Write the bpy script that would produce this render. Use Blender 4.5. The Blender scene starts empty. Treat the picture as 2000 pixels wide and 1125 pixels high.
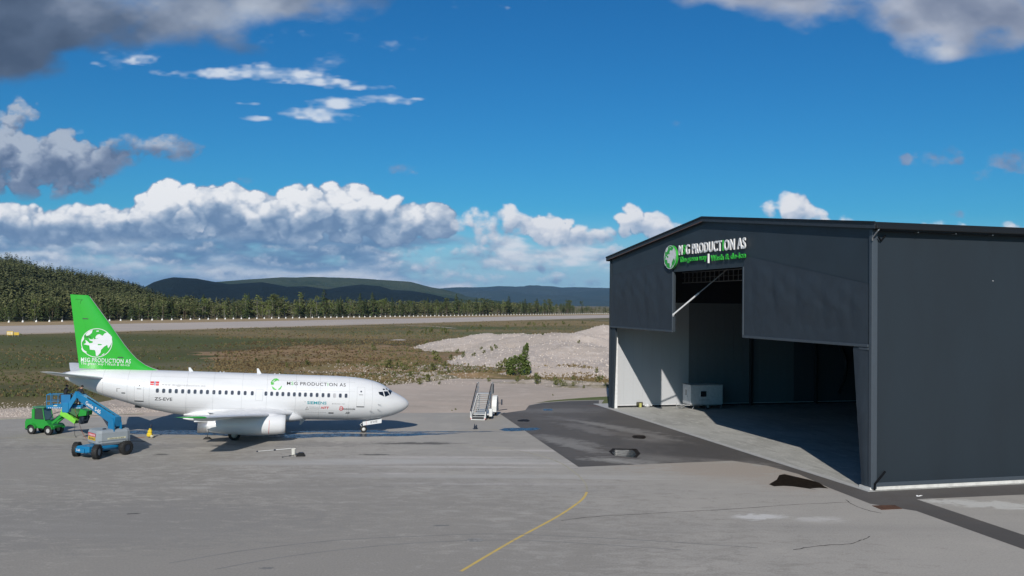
import bpy, math, random, time
import numpy as np
from mathutils import Vector, Matrix, noise as mnoise
T0 = time.time()
random.seed(7); rng = np.random.default_rng(7)
R = math.radians
scene = bpy.context.scene
COL = scene.collection

# ------------------------------------------------------------------ camera
F, PITCH, ROLL, CH = 1750.15, 0.017986, 0.011464, 12.023      # photo of 2000 x 1125 px
cam_d = bpy.data.cameras.new('camera'); cam = bpy.data.objects.new('camera', cam_d); COL.objects.link(cam)
cam_d.sensor_width = 36.0; cam_d.lens = 36.0 * F / 2000.0
cam_d.clip_start = 0.5; cam_d.clip_end = 60000
cam.matrix_world = Matrix.Translation((0, 0, CH)) @ Matrix.Rotation(math.pi/2 + PITCH, 4, 'X') @ Matrix.Rotation(ROLL, 4, 'Z')
scene.camera = cam

def ray(x, y):
    a, b = x-1000, y-562.5
    c, s = math.cos(ROLL), math.sin(ROLL)
    px = a*c+b*s; py = -a*s+b*c
    u = -py/F; X = px/F
    c, s = math.cos(PITCH), math.sin(PITCH)
    return X, c-u*s, s+u*c
def gp(x, y, z=0.0):
    """ground position seen at photo pixel x, y"""
    r = ray(x, y); t = (z-CH)/r[2]
    return r[0]*t, r[1]*t
def at(x, y, Y):
    r = ray(x, y); t = Y/r[1]
    return r[0]*t, Y, CH+r[2]*t
def azel(x, y):
    r = ray(x, y)
    return math.atan2(r[0], r[1]), math.atan2(r[2], math.hypot(r[0], r[1]))

# ------------------------------------------------------------------ node maths
class E:
    """small expression wrapper round Math nodes"""
    def __init__(s, nt, sock): s.nt, s.k = nt, sock
    def _m(s, op, *a, clamp=False):
        n = s.nt.nodes.new('ShaderNodeMath'); n.operation = op; n.use_clamp = clamp
        for i, v in enumerate((s,)+a):
            if isinstance(v, E): s.nt.links.new(v.k, n.inputs[i])
            else: n.inputs[i].default_value = v
        return E(s.nt, n.outputs[0])
    def __add__(s, o): return s._m('ADD', o)
    __radd__ = __add__
    def __mul__(s, o): return s._m('MULTIPLY', o)
    __rmul__ = __mul__
    def __sub__(s, o): return s._m('SUBTRACT', o)
    def __rsub__(s, o): return (s*-1.0)+o
    def __truediv__(s, o): return s._m('DIVIDE', o)
    def max(s, o): return s._m('MAXIMUM', o)
    def min(s, o): return s._m('MINIMUM', o)
    def smax(s, o, k): return s._m('SMOOTH_MAX', o, k)
    def pow(s, o): return s._m('POWER', o)
    def abs(s): return s._m('ABSOLUTE')
    def clamp(s): return s._m('ADD', 0.0, clamp=True)
    def step(s, lo, hi, a=0.0, b=1.0, smooth=True):
        n = s.nt.nodes.new('ShaderNodeMapRange'); n.interpolation_type = 'SMOOTHSTEP' if smooth else 'LINEAR'; n.clamp = True
        s.nt.links.new(s.k, n.inputs['Value'])
        n.inputs['From Min'].default_value = lo; n.inputs['From Max'].default_value = hi
        n.inputs['To Min'].default_value = a; n.inputs['To Max'].default_value = b
        return E(s.nt, n.outputs[0])
def vsock(nt, op, a, b=None, c=None):
    n = nt.nodes.new('ShaderNodeVectorMath'); n.operation = op
    for i, v in enumerate((a, b, c)):
        if v is None: continue
        if isinstance(v, (tuple, list)): n.inputs[i].default_value = v
        else: nt.links.new(v, n.inputs[i])
    return n.outputs['Value'] if op in ('DOT_PRODUCT', 'LENGTH') else n.outputs[0]
def noise(nt, vec, scale, detail=4, rough=.55, dist=0.0, lac=2.0):
    n = nt.nodes.new('ShaderNodeTexNoise'); n.inputs['Scale'].default_value = scale
    n.inputs['Detail'].default_value = detail; n.inputs['Roughness'].default_value = rough
    n.inputs['Distortion'].default_value = dist; n.inputs['Lacunarity'].default_value = lac
    nt.links.new(vec, n.inputs['Vector'])
    return E(nt, n.outputs[0])
def voro(nt, vec, scale, detail=3, rough=.5, smooth=.35):
    n = nt.nodes.new('ShaderNodeTexVoronoi'); n.feature = 'SMOOTH_F1'; n.inputs['Scale'].default_value = scale
    n.inputs['Detail'].default_value = detail; n.inputs['Roughness'].default_value = rough
    n.inputs['Smoothness'].default_value = smooth
    nt.links.new(vec, n.inputs['Vector'])
    return E(nt, n.outputs['Distance'])
def mixc(nt, fac, a, b, mode='MIX'):
    n = nt.nodes.new('ShaderNodeMix'); n.data_type = 'RGBA'; n.blend_type = mode
    if isinstance(fac, E): nt.links.new(fac.k, n.inputs[0])
    else: n.inputs[0].default_value = fac
    for i, v in ((6, a), (7, b)):
        if isinstance(v, (tuple, list)): n.inputs[i].default_value = (*v[:3], 1)
        else: nt.links.new(v, n.inputs[i])
    return n.outputs[2]
def ramp(nt, fac, stops):
    n = nt.nodes.new('ShaderNodeValToRGB'); nt.links.new(fac.k, n.inputs[0])
    e = n.color_ramp.elements
    while len(e) < len(stops): e.new(0.5)
    for i, (p, c) in enumerate(stops): e[i].position = p; e[i].color = (*c, 1)
    return n.outputs[0]

# ------------------------------------------------------------------ sun and sky
SUN_AZ, SUN_EL = R(5.4), R(30.3)       # light travels away from the camera, slightly to the right
sun_d = bpy.data.lights.new('sun', 'SUN'); sun = bpy.data.objects.new('sun', sun_d); COL.objects.link(sun)
sun_d.energy = 4.4; sun_d.angle = R(0.53); sun_d.color = (1.0, .94, .86)
sdir = Vector((math.sin(SUN_AZ)*math.cos(SUN_EL), math.cos(SUN_AZ)*math.cos(SUN_EL), -math.sin(SUN_EL)))
sun.rotation_euler = sdir.to_track_quat('-Z', 'Y').to_euler()
sun.location = (0, -60, 80)
vs = scene.view_settings
scene.display_settings.display_device = 'sRGB'
vs.view_transform = 'Standard'; vs.look = 'None'; vs.gamma = 1; vs.use_curve_mapping = False; vs.exposure = 0.0

world = bpy.data.worlds.new('World'); scene.world = world; world.use_nodes = True
# ---- cloud cover computed once as an RGBA map of directions (tangent coordinates ahead of the camera)
CW, CHH, CX0, CX1, CY0, CY1 = 1700, 640, -500, 2500, -320, 660       # map size and the photo-plane span it covers
def make_clouds():
    rg = np.random.default_rng(11)
    X, Y = np.meshgrid(np.linspace(CX0, CX1, CW), np.linspace(CY0, CY1, CHH))   # y downwards
    def vn(sx, sy, seed):
        """smooth lattice noise with cells sx by sy px"""
        r = np.random.default_rng(seed)
        g = r.standard_normal((int((CY1-CY0)/sy)+4, int((CX1-CX0)/sx)+4))
        fx = (X-CX0)/sx; fy = (Y-CY0)/sy
        ix = fx.astype(int); iy = fy.astype(int); tx = fx-ix; ty = fy-iy
        tx = tx*tx*tx*(tx*(tx*6-15)+10); ty = ty*ty*ty*(ty*(ty*6-15)+10)
        a = g[iy, ix]*(1-tx)+g[iy, ix+1]*tx; b = g[iy+1, ix]*(1-tx)+g[iy+1, ix+1]*tx
        return a*(1-ty)+b*ty
    def fbm(s, asp=1.0, octv=6, rough=.5, seed=1):
        o = 0; a = 1; n = 0
        for i in range(octv):
            o = o+a*vn(s*asp, s, seed*31+i); n += a*a; a *= rough; s /= 2.03
            if s < 2.2: break
        return o/np.sqrt(n)*.55
    def warp(img, dx, dy):
        sx = CW/(CX1-CX0); sy = CHH/(CY1-CY0)
        jx = np.clip((X-CX0+dx)*sx, 0, CW-1.001); jy = np.clip((Y-CY0+dy)*sy, 0, CHH-1.001)
        ix = jx.astype(int); iy = jy.astype(int); tx = jx-ix; ty = jy-iy
        ix1 = np.minimum(ix+1, CW-1); iy1 = np.minimum(iy+1, CHH-1)
        return (img[iy, ix]*(1-tx)+img[iy, ix1]*tx)*(1-ty)+(img[iy1, ix]*(1-tx)+img[iy1, ix1]*tx)*ty
    def blur(a, n):
        for ax, k in ((0, n), (1, n)):
            if k < 1: continue
            for _ in range(2):
                p = np.pad(a, [(k, k) if i == ax else (0, 0) for i in range(2)], mode='edge')
                c = np.cumsum(p, axis=ax); c = np.insert(c, 0, 0, axis=ax)
                w = 2*k+1
                a = (c[w:] - c[:-w])/w if ax == 0 else (c[:, w:]-c[:, :-w])/w
        return a
    sm = lambda v, lo, hi: (lambda t: t*t*(3-2*t))(np.clip((v-lo)/(hi-lo), 0, 1))
    def field(bl):
        o = np.full(X.shape, -1.5)
        for (bx, by, rx, ry, st) in bl:
            v = st*(1-((X-bx)/rx)**2-((Y-by)/ry)**2); k = .3
            h = np.clip(.5+.5*(v-o)/k, 0, 1); o = o*(1-h)+v*h+k*h*(1-h)
        return np.maximum(o, -1.5)
    RGB = np.zeros(X.shape+(3,)); A = np.zeros(X.shape)
    def over(c, a):
        nonlocal RGB, A
        a = np.clip(a, 0, 1)
        na = a+A*(1-a)
        RGB = (c*a[..., None]+RGB*(A*(1-a))[..., None])/np.maximum(na, 1e-5)[..., None]; A = na
    def cmap(t, st):
        xs = [s[0] for s in st]
        return np.stack([np.interp(t, xs, [((s[1][i]/255+.055)/1.055)**2.4 for s in st]) for i in range(3)], -1)
    # milky air towards the hills
    over(cmap(X*0, [(0, (178, 208, 230))]), sm(Y, 400, 560)*.72)
    # layered cloud under the bank
    n1 = fbm(46, 4.2, 6, .55, 3); n2 = fbm(26, 3.0, 5, .6, 4); n3 = fbm(90, 2.5, 4, .5, 9)
    left = 1-sm(X, 700, 1150)
    d = n1*.6+n2*.25+.18+left*.62-(1-sm(Y, 430, 470))*1.9+sm(Y, 545, 600)*.25
    a = sm(d, .05, .75)
    lit = np.clip(.34+.55*np.exp(-((Y-(512+X*.055+n3*10))/11)**2)*(1-sm(X, 560, 900))+n2*.30-n3*.36+n1*.20+(1-left)*.26+sm(Y, 535, 585)*.22-(.14*np.exp(-((Y-500)/22)**2))*left, 0, 1)
    over(cmap(lit, [(0, (98, 130, 168)), (.3, (124, 153, 186)), (.5, (158, 180, 204)), (.72, (196, 208, 222)), (1, (228, 232, 238))]), a*.93)
    # cirrus streaks
    wp = [(480, 150, 200, 11, 1.2), (400, 149, 100, 8, 1.1), (510, 143, 70, 16, 1.1), (610, 162, 90, 8, 1.0), (620, 226, 78, 15, 1.25), (655, 205, 62, 17, 1.25), (735, 197, 66, 11, 1.2), (640, 235, 60, 9, 1.1),
          (478, 207, 25, 4, 1.0), (498, 236, 30, 6, 1.1), (255, 123, 36, 10, .8), (180, 133, 20, 7, .8), (800, 194, 30, 3, .6), (690, 172, 50, 5, .4)]
    f = field(wp); wn = fbm(15, 2.4, 5, .62, 21); w2 = fbm(60, 2, 4, .5, 22)
    a = sm(f+wn*.85+w2*.35, -.3, 1.7)*.82
    a = np.maximum(a, sm(field([(560, 85, 110, 50, 1), (640, 120, 60, 70, .8), (850, 30, 60, 40, .8), (230, 140, 120, 40, .5), (700, 60, 140, 40, .6)])+wn*.5+w2*.9, .3, 1.6)*.30)
    over(cmap(.5+wn*.5, [(0, (165, 190, 218)), (.5, (198, 212, 230)), (1, (226, 232, 240))]), a)
    # cumulus: thousands of round puffs make a height field that the sun lights from above and behind the camera
    def cumulus(bl, base, seed, rmin, rmax, n, pal, soft=1.0, ampl=1.0):
        f = field(bl); r = np.random.default_rng(seed); Hh = np.zeros(X.shape); sx = CW/(CX1-CX0); sy = CHH/(CY1-CY0)
        k = 0
        while k < n:
            b = bl[r.integers(len(bl))]
            t = r.uniform(0, 6.283); q = r.uniform(0, 1)**.5
            px = b[0]+b[2]*q*math.cos(t)*.92; py = b[1]+b[3]*q*math.sin(t)*.92
            if py > base(px)+r.normal()*3: py = base(px)-abs(r.normal())*6
            k += 1
            R0 = (rmin+(rmax-rmin)*r.uniform()**2.2)*(1-.35*q)
            i0, i1 = int((py-R0-CY0)*sy), int((py+R0-CY0)*sy)+2; j0, j1 = int((px-R0-CX0)*sx), int((px+R0-CX0)*sx)+2
            if i0 < 0 or j0 < 0 or i1 >= CHH or j1 >= CW: continue
            xx = X[i0:i1, j0:j1]-px; yy = (Y[i0:i1, j0:j1]-py)*1.12
            s = 1-(xx*xx+yy*yy)/(R0*R0)
            env = max(0.0, 1-((px-b[0])/b[2])**2-((py-b[1])/b[3])**2)**.5*min(b[2], b[3])*.9*b[4]
            hh = np.where(s > 0, np.sqrt(np.maximum(s, 0))*R0+env-R0*.3, 0)
            Hh[i0:i1, j0:j1] = np.maximum(Hh[i0:i1, j0:j1], hh)
        wx = (fbm(26, 1.3, 5, .55, seed+5)*8+fbm(60, 1.5, 2, .5, seed+11)*9)*ampl; wy = (fbm(26, 1.3, 5, .55, seed+6)*7+fbm(60, 1.5, 2, .5, seed+12)*6)*ampl
        Hh = warp(Hh, wx, wy)
        raw = Hh
        Hh = blur(Hh, 2)+fbm(12, 1.1, 3, .5, seed+7)*.7
        H2 = blur(raw, 7); H3 = blur(raw, 16)
        gy, gx = np.gradient(Hh); gy2, gx2 = np.gradient(H2); gy3, gx3 = np.gradient(H3)
        gx = gx*.42+1.0*gx2+1.3*gx3; gy = gy*.42+1.0*gy2+1.3*gy3; gx *= sx; gy *= sy
        nrm = 1/np.sqrt(1+gx*gx+gy*gy)
        Lx, Ly, Lz = -.35, -.72, .60
        l = np.clip((-gx*Lx-gy*Ly+Lz)*nrm, 0, 1)
        yb = base(X)
        vert = np.clip((yb-Y+fbm(44, 1.5, 4, .6, seed+13)*26)/(95 if rmax > 20 else 34), 0, 1); lump = np.clip((raw-blur(raw, 14))*.05, -.3, .3)
        t = np.clip(.0+l*.56+vert*.36+lump*.8+fbm(30, 1.5, 6, .62, seed+8)*.26, 0, 1)
        body = blur(raw, 1)
        al = sm(blur(raw, 2 if soft < 1.4 else 5)+fbm(11, 1.4, 5, .68, seed+9)*4.2*soft, 0.5, 12.0*soft+4)*sm(body, .2, 8.0*soft)
        al *= 1-sm(Y-yb+fbm(40, 3, 4, .5, seed+10)*10, -8, 18)
        over(cmap(t, pal), al)
    bankp = [(0, (108, 136, 170)), (.28, (128, 152, 182)), (.5, (158, 177, 200)), (.72, (194, 204, 218)), (.88, (226, 230, 236)), (1, (243, 244, 246))]
    rows = [(470, 506, 24, 60), (500, 530, 26, 61), (528, 556, 22, 62)]
    for (ya, yb_, cnt, sd) in rows:
        r = np.random.default_rng(sd); bl = []
        for i in range(cnt):
            x = -150+i*(1500/cnt)+r.normal()*30; rx = r.uniform(50, 130)*(1.0 if x < 950 else .6)
            bl.append((x, yb_-r.uniform(4, 12), rx, r.uniform(9, 17), r.uniform(.6, 1)))
        w0 = fbm(120, 3, 3, .5, sd+3)
        cumulus(bl, lambda x: yb_+np.sin(x*.013+sd)*5, sd, 5, 15, 1100, [(0, (112, 142, 177)), (.35, (134, 160, 190)), (.62, (166, 185, 206)), (.86, (192, 204, 220)), (1, (214, 221, 230))], 1.9, 1.6)
    b1 = [(345, 418, 78, 50, 1), (300, 428, 60, 40, 1), (425, 410, 80, 42, 1), (480, 428, 90, 40, 1), (610, 408, 82, 44, 1.1), (670, 405, 60, 40, 1), (720, 428, 80, 34, 1), (560, 430, 80, 40, 1), (840, 440, 55, 30, .9),
          (780, 445, 60, 28, .9), (210, 440, 70, 28, .8), (135, 445, 70, 24, .8), (60, 450, 90, 26, .8), (400, 455, 180, 28, .9), (620, 455, 190, 26, .9), (5, 440, 60, 22, .7), (250, 465, 120, 18, .8), (100, 470, 100, 16, .7)]
    cumulus(b1, lambda x: 478+np.sin(x*.011)*6, 50, 7, 30, 1500, bankp)
    b2 = [(1010, 430, 34, 26, .7), (1055, 445, 45, 26, .9), (1100, 452, 60, 26, 1), (1150, 462, 50, 16, .8), (1232, 430, 40, 30, 1), (1270, 436, 50, 26, 1), (1300, 452, 50, 20, .8), (1090, 470, 60, 14, .8),
          (1555, 398, 30, 24, 1), (1540, 385, 22, 16, .8), (1585, 412, 34, 16, .9), (1500, 400, 11, 10, .7), (1620, 424, 60, 10, .7), (930, 440, 50, 20, .4), (960, 470, 50, 16, .4), (1400, 440, 80, 12, .5), (1990, 436, 30, 8, .6), (1860, 440, 80, 10, .6)]
    pal2 = [(0, (130, 155, 186)), (.35, (158, 178, 202)), (.6, (188, 200, 216)), (.85, (216, 221, 230)), (1, (232, 234, 238))]
    cumulus(b2, lambda x: 484-(x > 1180)*12+np.sin(x*.02)*3, 70, 5, 20, 900, pal2, 1.3)
    # soft grey cloud at mid height
    gp_ = [(0, (96, 116, 146)), (.4, (114, 132, 160)), (.7, (138, 153, 177)), (1, (172, 184, 201))]
    b3 = [(40, 320, 95, 46, 1), (120, 305, 70, 38, 1), (170, 335, 70, 40, 1), (60, 365, 120, 34, 1), (210, 345, 60, 22, .8), (300, 298, 60, 18, .8), (345, 305, 50, 15, .8), (270, 305, 60, 14, .6), (10, 300, 60, 36, 1), (15, 230, 42, 24, .9), (-80, 330, 120, 60, 1)]
    cumulus(b3, lambda x: 396-72/(1+np.exp(-(x-195)/16)), 90, 10, 34, 420, gp_, 2.6, 1.8)
    b4 = [(1815, 302, 44, 12, .7), (1855, 282, 26, 10, .7), (1975, 308, 52, 20, .9), (1935, 328, 34, 12, .7), (1865, 407, 20, 6, .5), (785, 332, 18, 9, .5), (478, 357, 16, 6, .5), (1325, 236, 12, 6, .35)]
    f = field([(a_, b_, c_*1.25, d_*1.3, e_) for a_, b_, c_, d_, e_ in b4]); wn = fbm(24, 1.5, 5, .6, 31)
    a = sm(f+wn*.75, .0, 1.35)*.8
    over(cmap(.5+fbm(30, 1.5, 4, .5, 33)*.6, [(0, (110, 130, 165)), (1, (150, 165, 192))]), a)
    # the dark ceiling top left and the paler one top right
    tl = [(20, 110, 120, 70, 1.1), (60, 30, 330, 90, 1.2), (-100, 80, 260, 95, 1.3), (330, 20, 230, 85, 1.1), (500, 0, 190, 62, 1.0), (650, -20, 130, 52, .9), (120, -160, 900, 190, 1.4), (30, 120, 90, 50, .8)]
    tr = [(1620, -40, 260, 90, 1.1), (1760, 10, 180, 68, 1.1), (1860, 20, 160, 78, 1.15), (1960, 20, 120, 66, 1.1), (1450, -20, 130, 40, .8), (2200, -60, 350, 130, 1.2), (1900, -200, 700, 170, 1.3), (1850, 85, 60, 22, .7)]
    w = fbm(75, 1.7, 6, .5, 41); w2 = fbm(150, 1.5, 3, .5, 43)
    for bl, pal, sd, k in ((tl, [(0, (74, 88, 110)), (.35, (92, 107, 130)), (.65, (134, 146, 166)), (1, (178, 187, 201))], 45, 0), (tr, [(0, (112, 124, 148)), (.45, (146, 155, 174)), (.8, (178, 184, 198)), (1, (200, 205, 214))], 47, 1)):
        f = field(bl)*.9+w*.62
        a = sm(f, -.10, .95)
        wx = fbm(60, 1.5, 4, .5, sd)
        if k == 0: t = .18+.72*np.exp(-((X-400)/260)**2-((Y-20)/85)**2)+.3*np.exp(-((X-640)/120)**2-((Y-10)/50)**2)+wx*.22+w2*.2-sm(f, .8, 1.7)*.1
        else: t = .62+wx*.25+w2*.30-sm(f, .5, 1.6)*.32
        over(cmap(np.clip(t, 0, 1), pal), a*.97)
    return RGB, A
SKY_STRENGTH, SAT, SKY_TINT = .085, 1.25, (.20, .70, .93)
def build_sky():
    nt = world.node_tree; nt.nodes.clear(); L = nt.links
    out = nt.nodes.new('ShaderNodeOutputWorld'); bg = nt.nodes.new('ShaderNodeBackground')
    L.new(bg.outputs[0], out.inputs[0]); bg.inputs[1].default_value = SKY_STRENGTH
    sky = nt.nodes.new('ShaderNodeTexSky'); sky.sky_type = 'NISHITA'; sky.sun_disc = False
    sky.sun_elevation = SUN_EL; sky.sun_rotation = R(185.4); sky.altitude = 100
    sky.air_density = 1.0; sky.dust_density = .3; sky.ozone_density = 3.0
    tc = nt.nodes.new('ShaderNodeTexCoord'); gen = tc.outputs['Generated']
    sep = nt.nodes.new('ShaderNodeSeparateXYZ'); L.new(gen, sep.inputs[0])
    x, y, z = (E(nt, sep.outputs[i]) for i in range(3))
    el = z._m('ARCSINE'); yy = y.max(.05)
    u = (x/yy)*(F/(CX1-CX0)) + (1000-CX0)/(CX1-CX0)
    v = (z/yy)*(F/(CY1-CY0)) + (CY1-594)/(CY1-CY0)
    # roll and pitch are in the directions themselves; the map is level
    cb = nt.nodes.new('ShaderNodeCombineXYZ'); L.new(u.k, cb.inputs[0]); L.new(v.k, cb.inputs[1])
    img = bpy.data.images.new('cloud_cover', CW, CHH, alpha=True, float_buffer=True)
    img.colorspace_settings.name = 'Linear Rec.709'; img.alpha_mode = 'CHANNEL_PACKED'
    rgb, al = make_clouds()
    px = np.concatenate([rgb, al[..., None]], -1)[::-1].astype(np.float32)
    img.pixels.foreach_set(np.ascontiguousarray(px).ravel()); img.update(); img.pack()
    ti = nt.nodes.new('ShaderNodeTexImage'); ti.image = img; ti.extension = 'EXTEND'; ti.interpolation = 'Linear'
    L.new(cb.outputs[0], ti.inputs[0])
    inside = u.step(0, .1)*u.step(1, .9, 1, 0)*v.step(1, .88, 1, 0)*y.step(.3, .4)
    inside = u.step(0.0, .1)*(1.0-u.step(.9, 1.0))*(1.0-v.step(.88, 1.0))*y.step(.3, .4)
    hs = nt.nodes.new('ShaderNodeHueSaturation'); hs.inputs['Saturation'].default_value = SAT
    L.new(sky.outputs[0], hs.inputs['Color'])
    col = mixc(nt, 1.0, hs.outputs[0], SKY_TINT, 'MULTIPLY')
    gn = noise(nt, gen, 2.3, 6, .58, .3)
    mo = gn.step(.50, .66)*(1.0-inside)*el.step(R(1), R(8))*.9
    k = 1/SKY_STRENGTH
    col = mixc(nt, mo, col, ramp(nt, gn, [(.5, (.72, .76, .82)), (.75, (.34, .39, .47))]))if False else mixc(nt, mo, col, tuple(c*k for c in (.33, .37, .42)))
    cl = mixc(nt, 1.0, ti.outputs[0], (k, k, k), 'MULTIPLY')
    col = mixc(nt, E(nt, ti.outputs[1])*inside, col, cl)
    L.new(col, bg.inputs[0])
build_sky()
world.cycles.sampling_method = 'MANUAL'; world.cycles.sample_map_resolution = 512
cy = scene.cycles
cy.use_denoising = True; cy.max_bounces = 8; cy.diffuse_bounces = 3; cy.glossy_bounces = 3; cy.transmission_bounces = 4; cy.volume_bounces = 0; cy.transparent_max_bounces = 8
cy.sample_clamp_indirect = 6.0; cy.caustics_reflective = False; cy.caustics_refractive = False
# ------------------------------------------------------------------ materials
MATS = {}
def bsdf(name):
    m = bpy.data.materials.new(name); m.use_nodes = True; nt = m.node_tree
    return m, nt, nt.nodes['Principled BSDF']
def mat(name, c, rough=.5, metal=0.0, var=.06, scale=3.0, bump=0.0, bscale=30.0, spec=.5, coat=0.0, c2=None, stretch=None):
    """plain surface with a little procedural unevenness"""
    if name in MATS: return MATS[name]
    m, nt, b = bsdf(name); L = nt.links
    tc = nt.nodes.new('ShaderNodeTexCoord'); v = tc.outputs['Object']
    if stretch: v = vsock(nt, 'MULTIPLY', v, stretch)
    n = noise(nt, v, scale, 5, .6)
    c2 = c2 or tuple(max(0, x*(1-var*3)) for x in c)
    L.new(mixc(nt, n.step(.35, .75), c, c2), b.inputs['Base Color'])
    L.new((n*.25+(rough-.12)).clamp().k, b.inputs['Roughness'])
    b.inputs['Metallic'].default_value = metal; b.inputs['Specular IOR Level'].default_value = spec
    b.inputs['Coat Weight'].default_value = coat
    if bump:
        bn = nt.nodes.new('ShaderNodeBump'); bn.inputs['Strength'].default_value = bump; bn.inputs['Distance'].default_value = .05
        L.new(noise(nt, v, bscale, 5, .6).k, bn.inputs['Height']); L.new(bn.outputs[0], b.inputs['Normal'])
    m.diffuse_color = (*c, 1)
    MATS[name] = m; return m

# ------------------------------------------------------------------ mesh builder
class G:
    def __init__(s): s.v = []; s.f = []; s.mi = []; s.sm = []
    def add(s, vs, fs, mi=0, smooth=False):
        o = len(s.v); s.v.extend([tuple(p) for p in vs])
        for f in fs: s.f.append(tuple(i+o for i in f)); s.mi.append(mi); s.sm.append(smooth)
        return s
    def box(s, x0, x1, y0, y1, z0, z1, mi=0, M=None):
        v = [Vector((x, y, z)) for z in (z0, z1) for y in (y0, y1) for x in (x0, x1)]
        if M is not None: v = [M@p for p in v]
        return s.add(v, [(0, 2, 3, 1), (4, 5, 7, 6), (0, 1, 5, 4), (1, 3, 7, 5), (3, 2, 6, 7), (2, 0, 4, 6)], mi)
    def bev(s, x0, x1, y0, y1, z0, z1, b=.05, mi=0, M=None):
        """box with chamfered vertical and top edges"""
        def ring(i, z): return [(x0+i+b, y0+i, z), (x1-i-b, y0+i, z), (x1-i, y0+i+b, z), (x1-i, y1-i-b, z), (x1-i-b, y1-i, z), (x0+i+b, y1-i, z), (x0+i, y1-i-b, z), (x0+i, y0+i+b, z)]
        rs = [ring(b*.7, z0), ring(0, z0+b), ring(0, z1-b), ring(b*.7, z1)]
        v = [Vector(p) for r in rs for p in r]
        if M is not None: v = [M@p for p in v]
        f = [tuple(reversed(range(8))), tuple(24+i for i in range(8))]
        for k in range(3):
            for i in range(8): f.append((k*8+i, k*8+(i+1) % 8, (k+1)*8+(i+1) % 8, (k+1)*8+i))
        return s.add(v, f, mi)
    def tube(s, p0, p1, r0, r1=None, n=8, mi=0, smooth=True):
        r1 = r0 if r1 is None else r1
        p0, p1 = Vector(p0), Vector(p1); d = (p1-p0).normalized()
        a = d.orthogonal().normalized(); b = d.cross(a); v = []
        for p, r in ((p0, r0), (p1, r1)):
            for i in range(n):
                t = 2*math.pi*i/n; v.append(p+(a*math.cos(t)+b*math.sin(t))*r)
        s.add(v, [(i, (i+1) % n, n+(i+1) % n, n+i) for i in range(n)], mi, smooth)
        return s.add(v, [tuple(reversed(range(n))), tuple(range(n, 2*n))], mi)
    def path(s, pts, r, n=6, mi=0):
        for a, b in zip(pts[:-1], pts[1:]): s.tube(a, b, r, r, n, mi)
        return s
    def loft(s, rings, closed=True, caps=True, mi=0, smooth=True):
        n = len(rings[0]); v = [p for r in rings for p in r]; f = []
        m = n if closed else n-1
        for k in range(len(rings)-1):
            for i in range(m): f.append((k*n+i, k*n+(i+1) % n, (k+1)*n+(i+1) % n, (k+1)*n+i))
        s.add(v, f, mi, smooth)
        if caps and closed: s.add(list(rings[0])+list(rings[-1]), [tuple(reversed(range(n))), tuple(range(n, 2*n))], mi)
        return s
    def lathe(s, prof, c, axis='x', n=24, mi=0, smooth=True, caps=True):
        """prof: (along, radius) pairs"""
        rings = []
        for a, r in prof:
            ring = []
            for i in range(n):
                t = 2*math.pi*i/n; u, w = r*math.cos(t), r*math.sin(t)
                p = {'x': (a, u, w), 'y': (w, a, u), 'z': (u, w, a)}[axis]
                ring.append((c[0]+p[0], c[1]+p[1], c[2]+p[2]))
            rings.append(ring)
        return s.loft(rings, True, caps, mi, smooth)
    def prism(s, poly, a, b, axis='y', mi=0):
        """extrude a polygon given in the two other axes"""
        def P(p, t): return {'y': (p[0], t, p[1]), 'x': (t, p[0], p[1]), 'z': (p[0], p[1], t)}[axis]
        n = len(poly); v = [P(p, a) for p in poly]+[P(p, b) for p in poly]
        return s.add(v, [tuple(range(n)), tuple(range(2*n-1, n-1, -1))]+[(i, n+i, n+(i+1) % n, (i+1) % n) for i in range(n)], mi)
    def grid(s, P, mi=0, smooth=True):
        r, c = len(P), len(P[0]); v = [p for row in P for p in row]
        return s.add(v, [(i*c+j, i*c+j+1, (i+1)*c+j+1, (i+1)*c+j) for i in range(r-1) for j in range(c-1)], mi, smooth)
    def mesh(s, name):
        m = bpy.data.meshes.new(name); m.from_pydata(s.v, [], s.f)
        m.polygons.foreach_set('use_smooth', s.sm); m.polygons.foreach_set('material_index', s.mi)
        import bmesh
        if len(s.f) < 60000:
            b = bmesh.new(); b.from_mesh(m)
            bmesh.ops.recalc_face_normals(b, faces=b.faces); b.to_mesh(m); b.free()
        m.update(); return m
    def obj(s, name, mats, parent=None, M=None, **k):
        m = s.mesh(name)
        for x in (mats if isinstance(mats, (list, tuple)) else [mats]): m.materials.append(x)
        return link(name, m, parent, M, **k)
def link(name, data, parent=None, M=None, label=None, cat=None, group=None, kind=None):
    o = bpy.data.objects.new(name, data); COL.objects.link(o)
    if parent: o.parent = parent
    if M is not None: o.matrix_local = M
    tag(o, label, cat, group, kind); return o
def tag(o, label=None, cat=None, group=None, kind=None):
    if label: o['label'] = label
    if cat: o['category'] = cat
    if group: o['group'] = group
    if kind: o['kind'] = kind
    return o
def thing(name, label, cat, M, group=None): return link(name, None, None, M, label, cat, group)
def place(x, y, z=0, yaw=0, pitch=0): return Matrix.Translation((x, y, z)) @ Matrix.Rotation(yaw, 4, 'Z') @ Matrix.Rotation(pitch, 4, 'Y')
def copy_thing(o, M=None, label=None, parent=None):
    c = o.copy(); COL.objects.link(c)
    if parent: c.parent = parent
    if M is not None: c.matrix_local = M
    if label: c['label'] = label
    for ch in list(o.children): copy_thing(ch, None, None, c)
    return c

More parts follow.
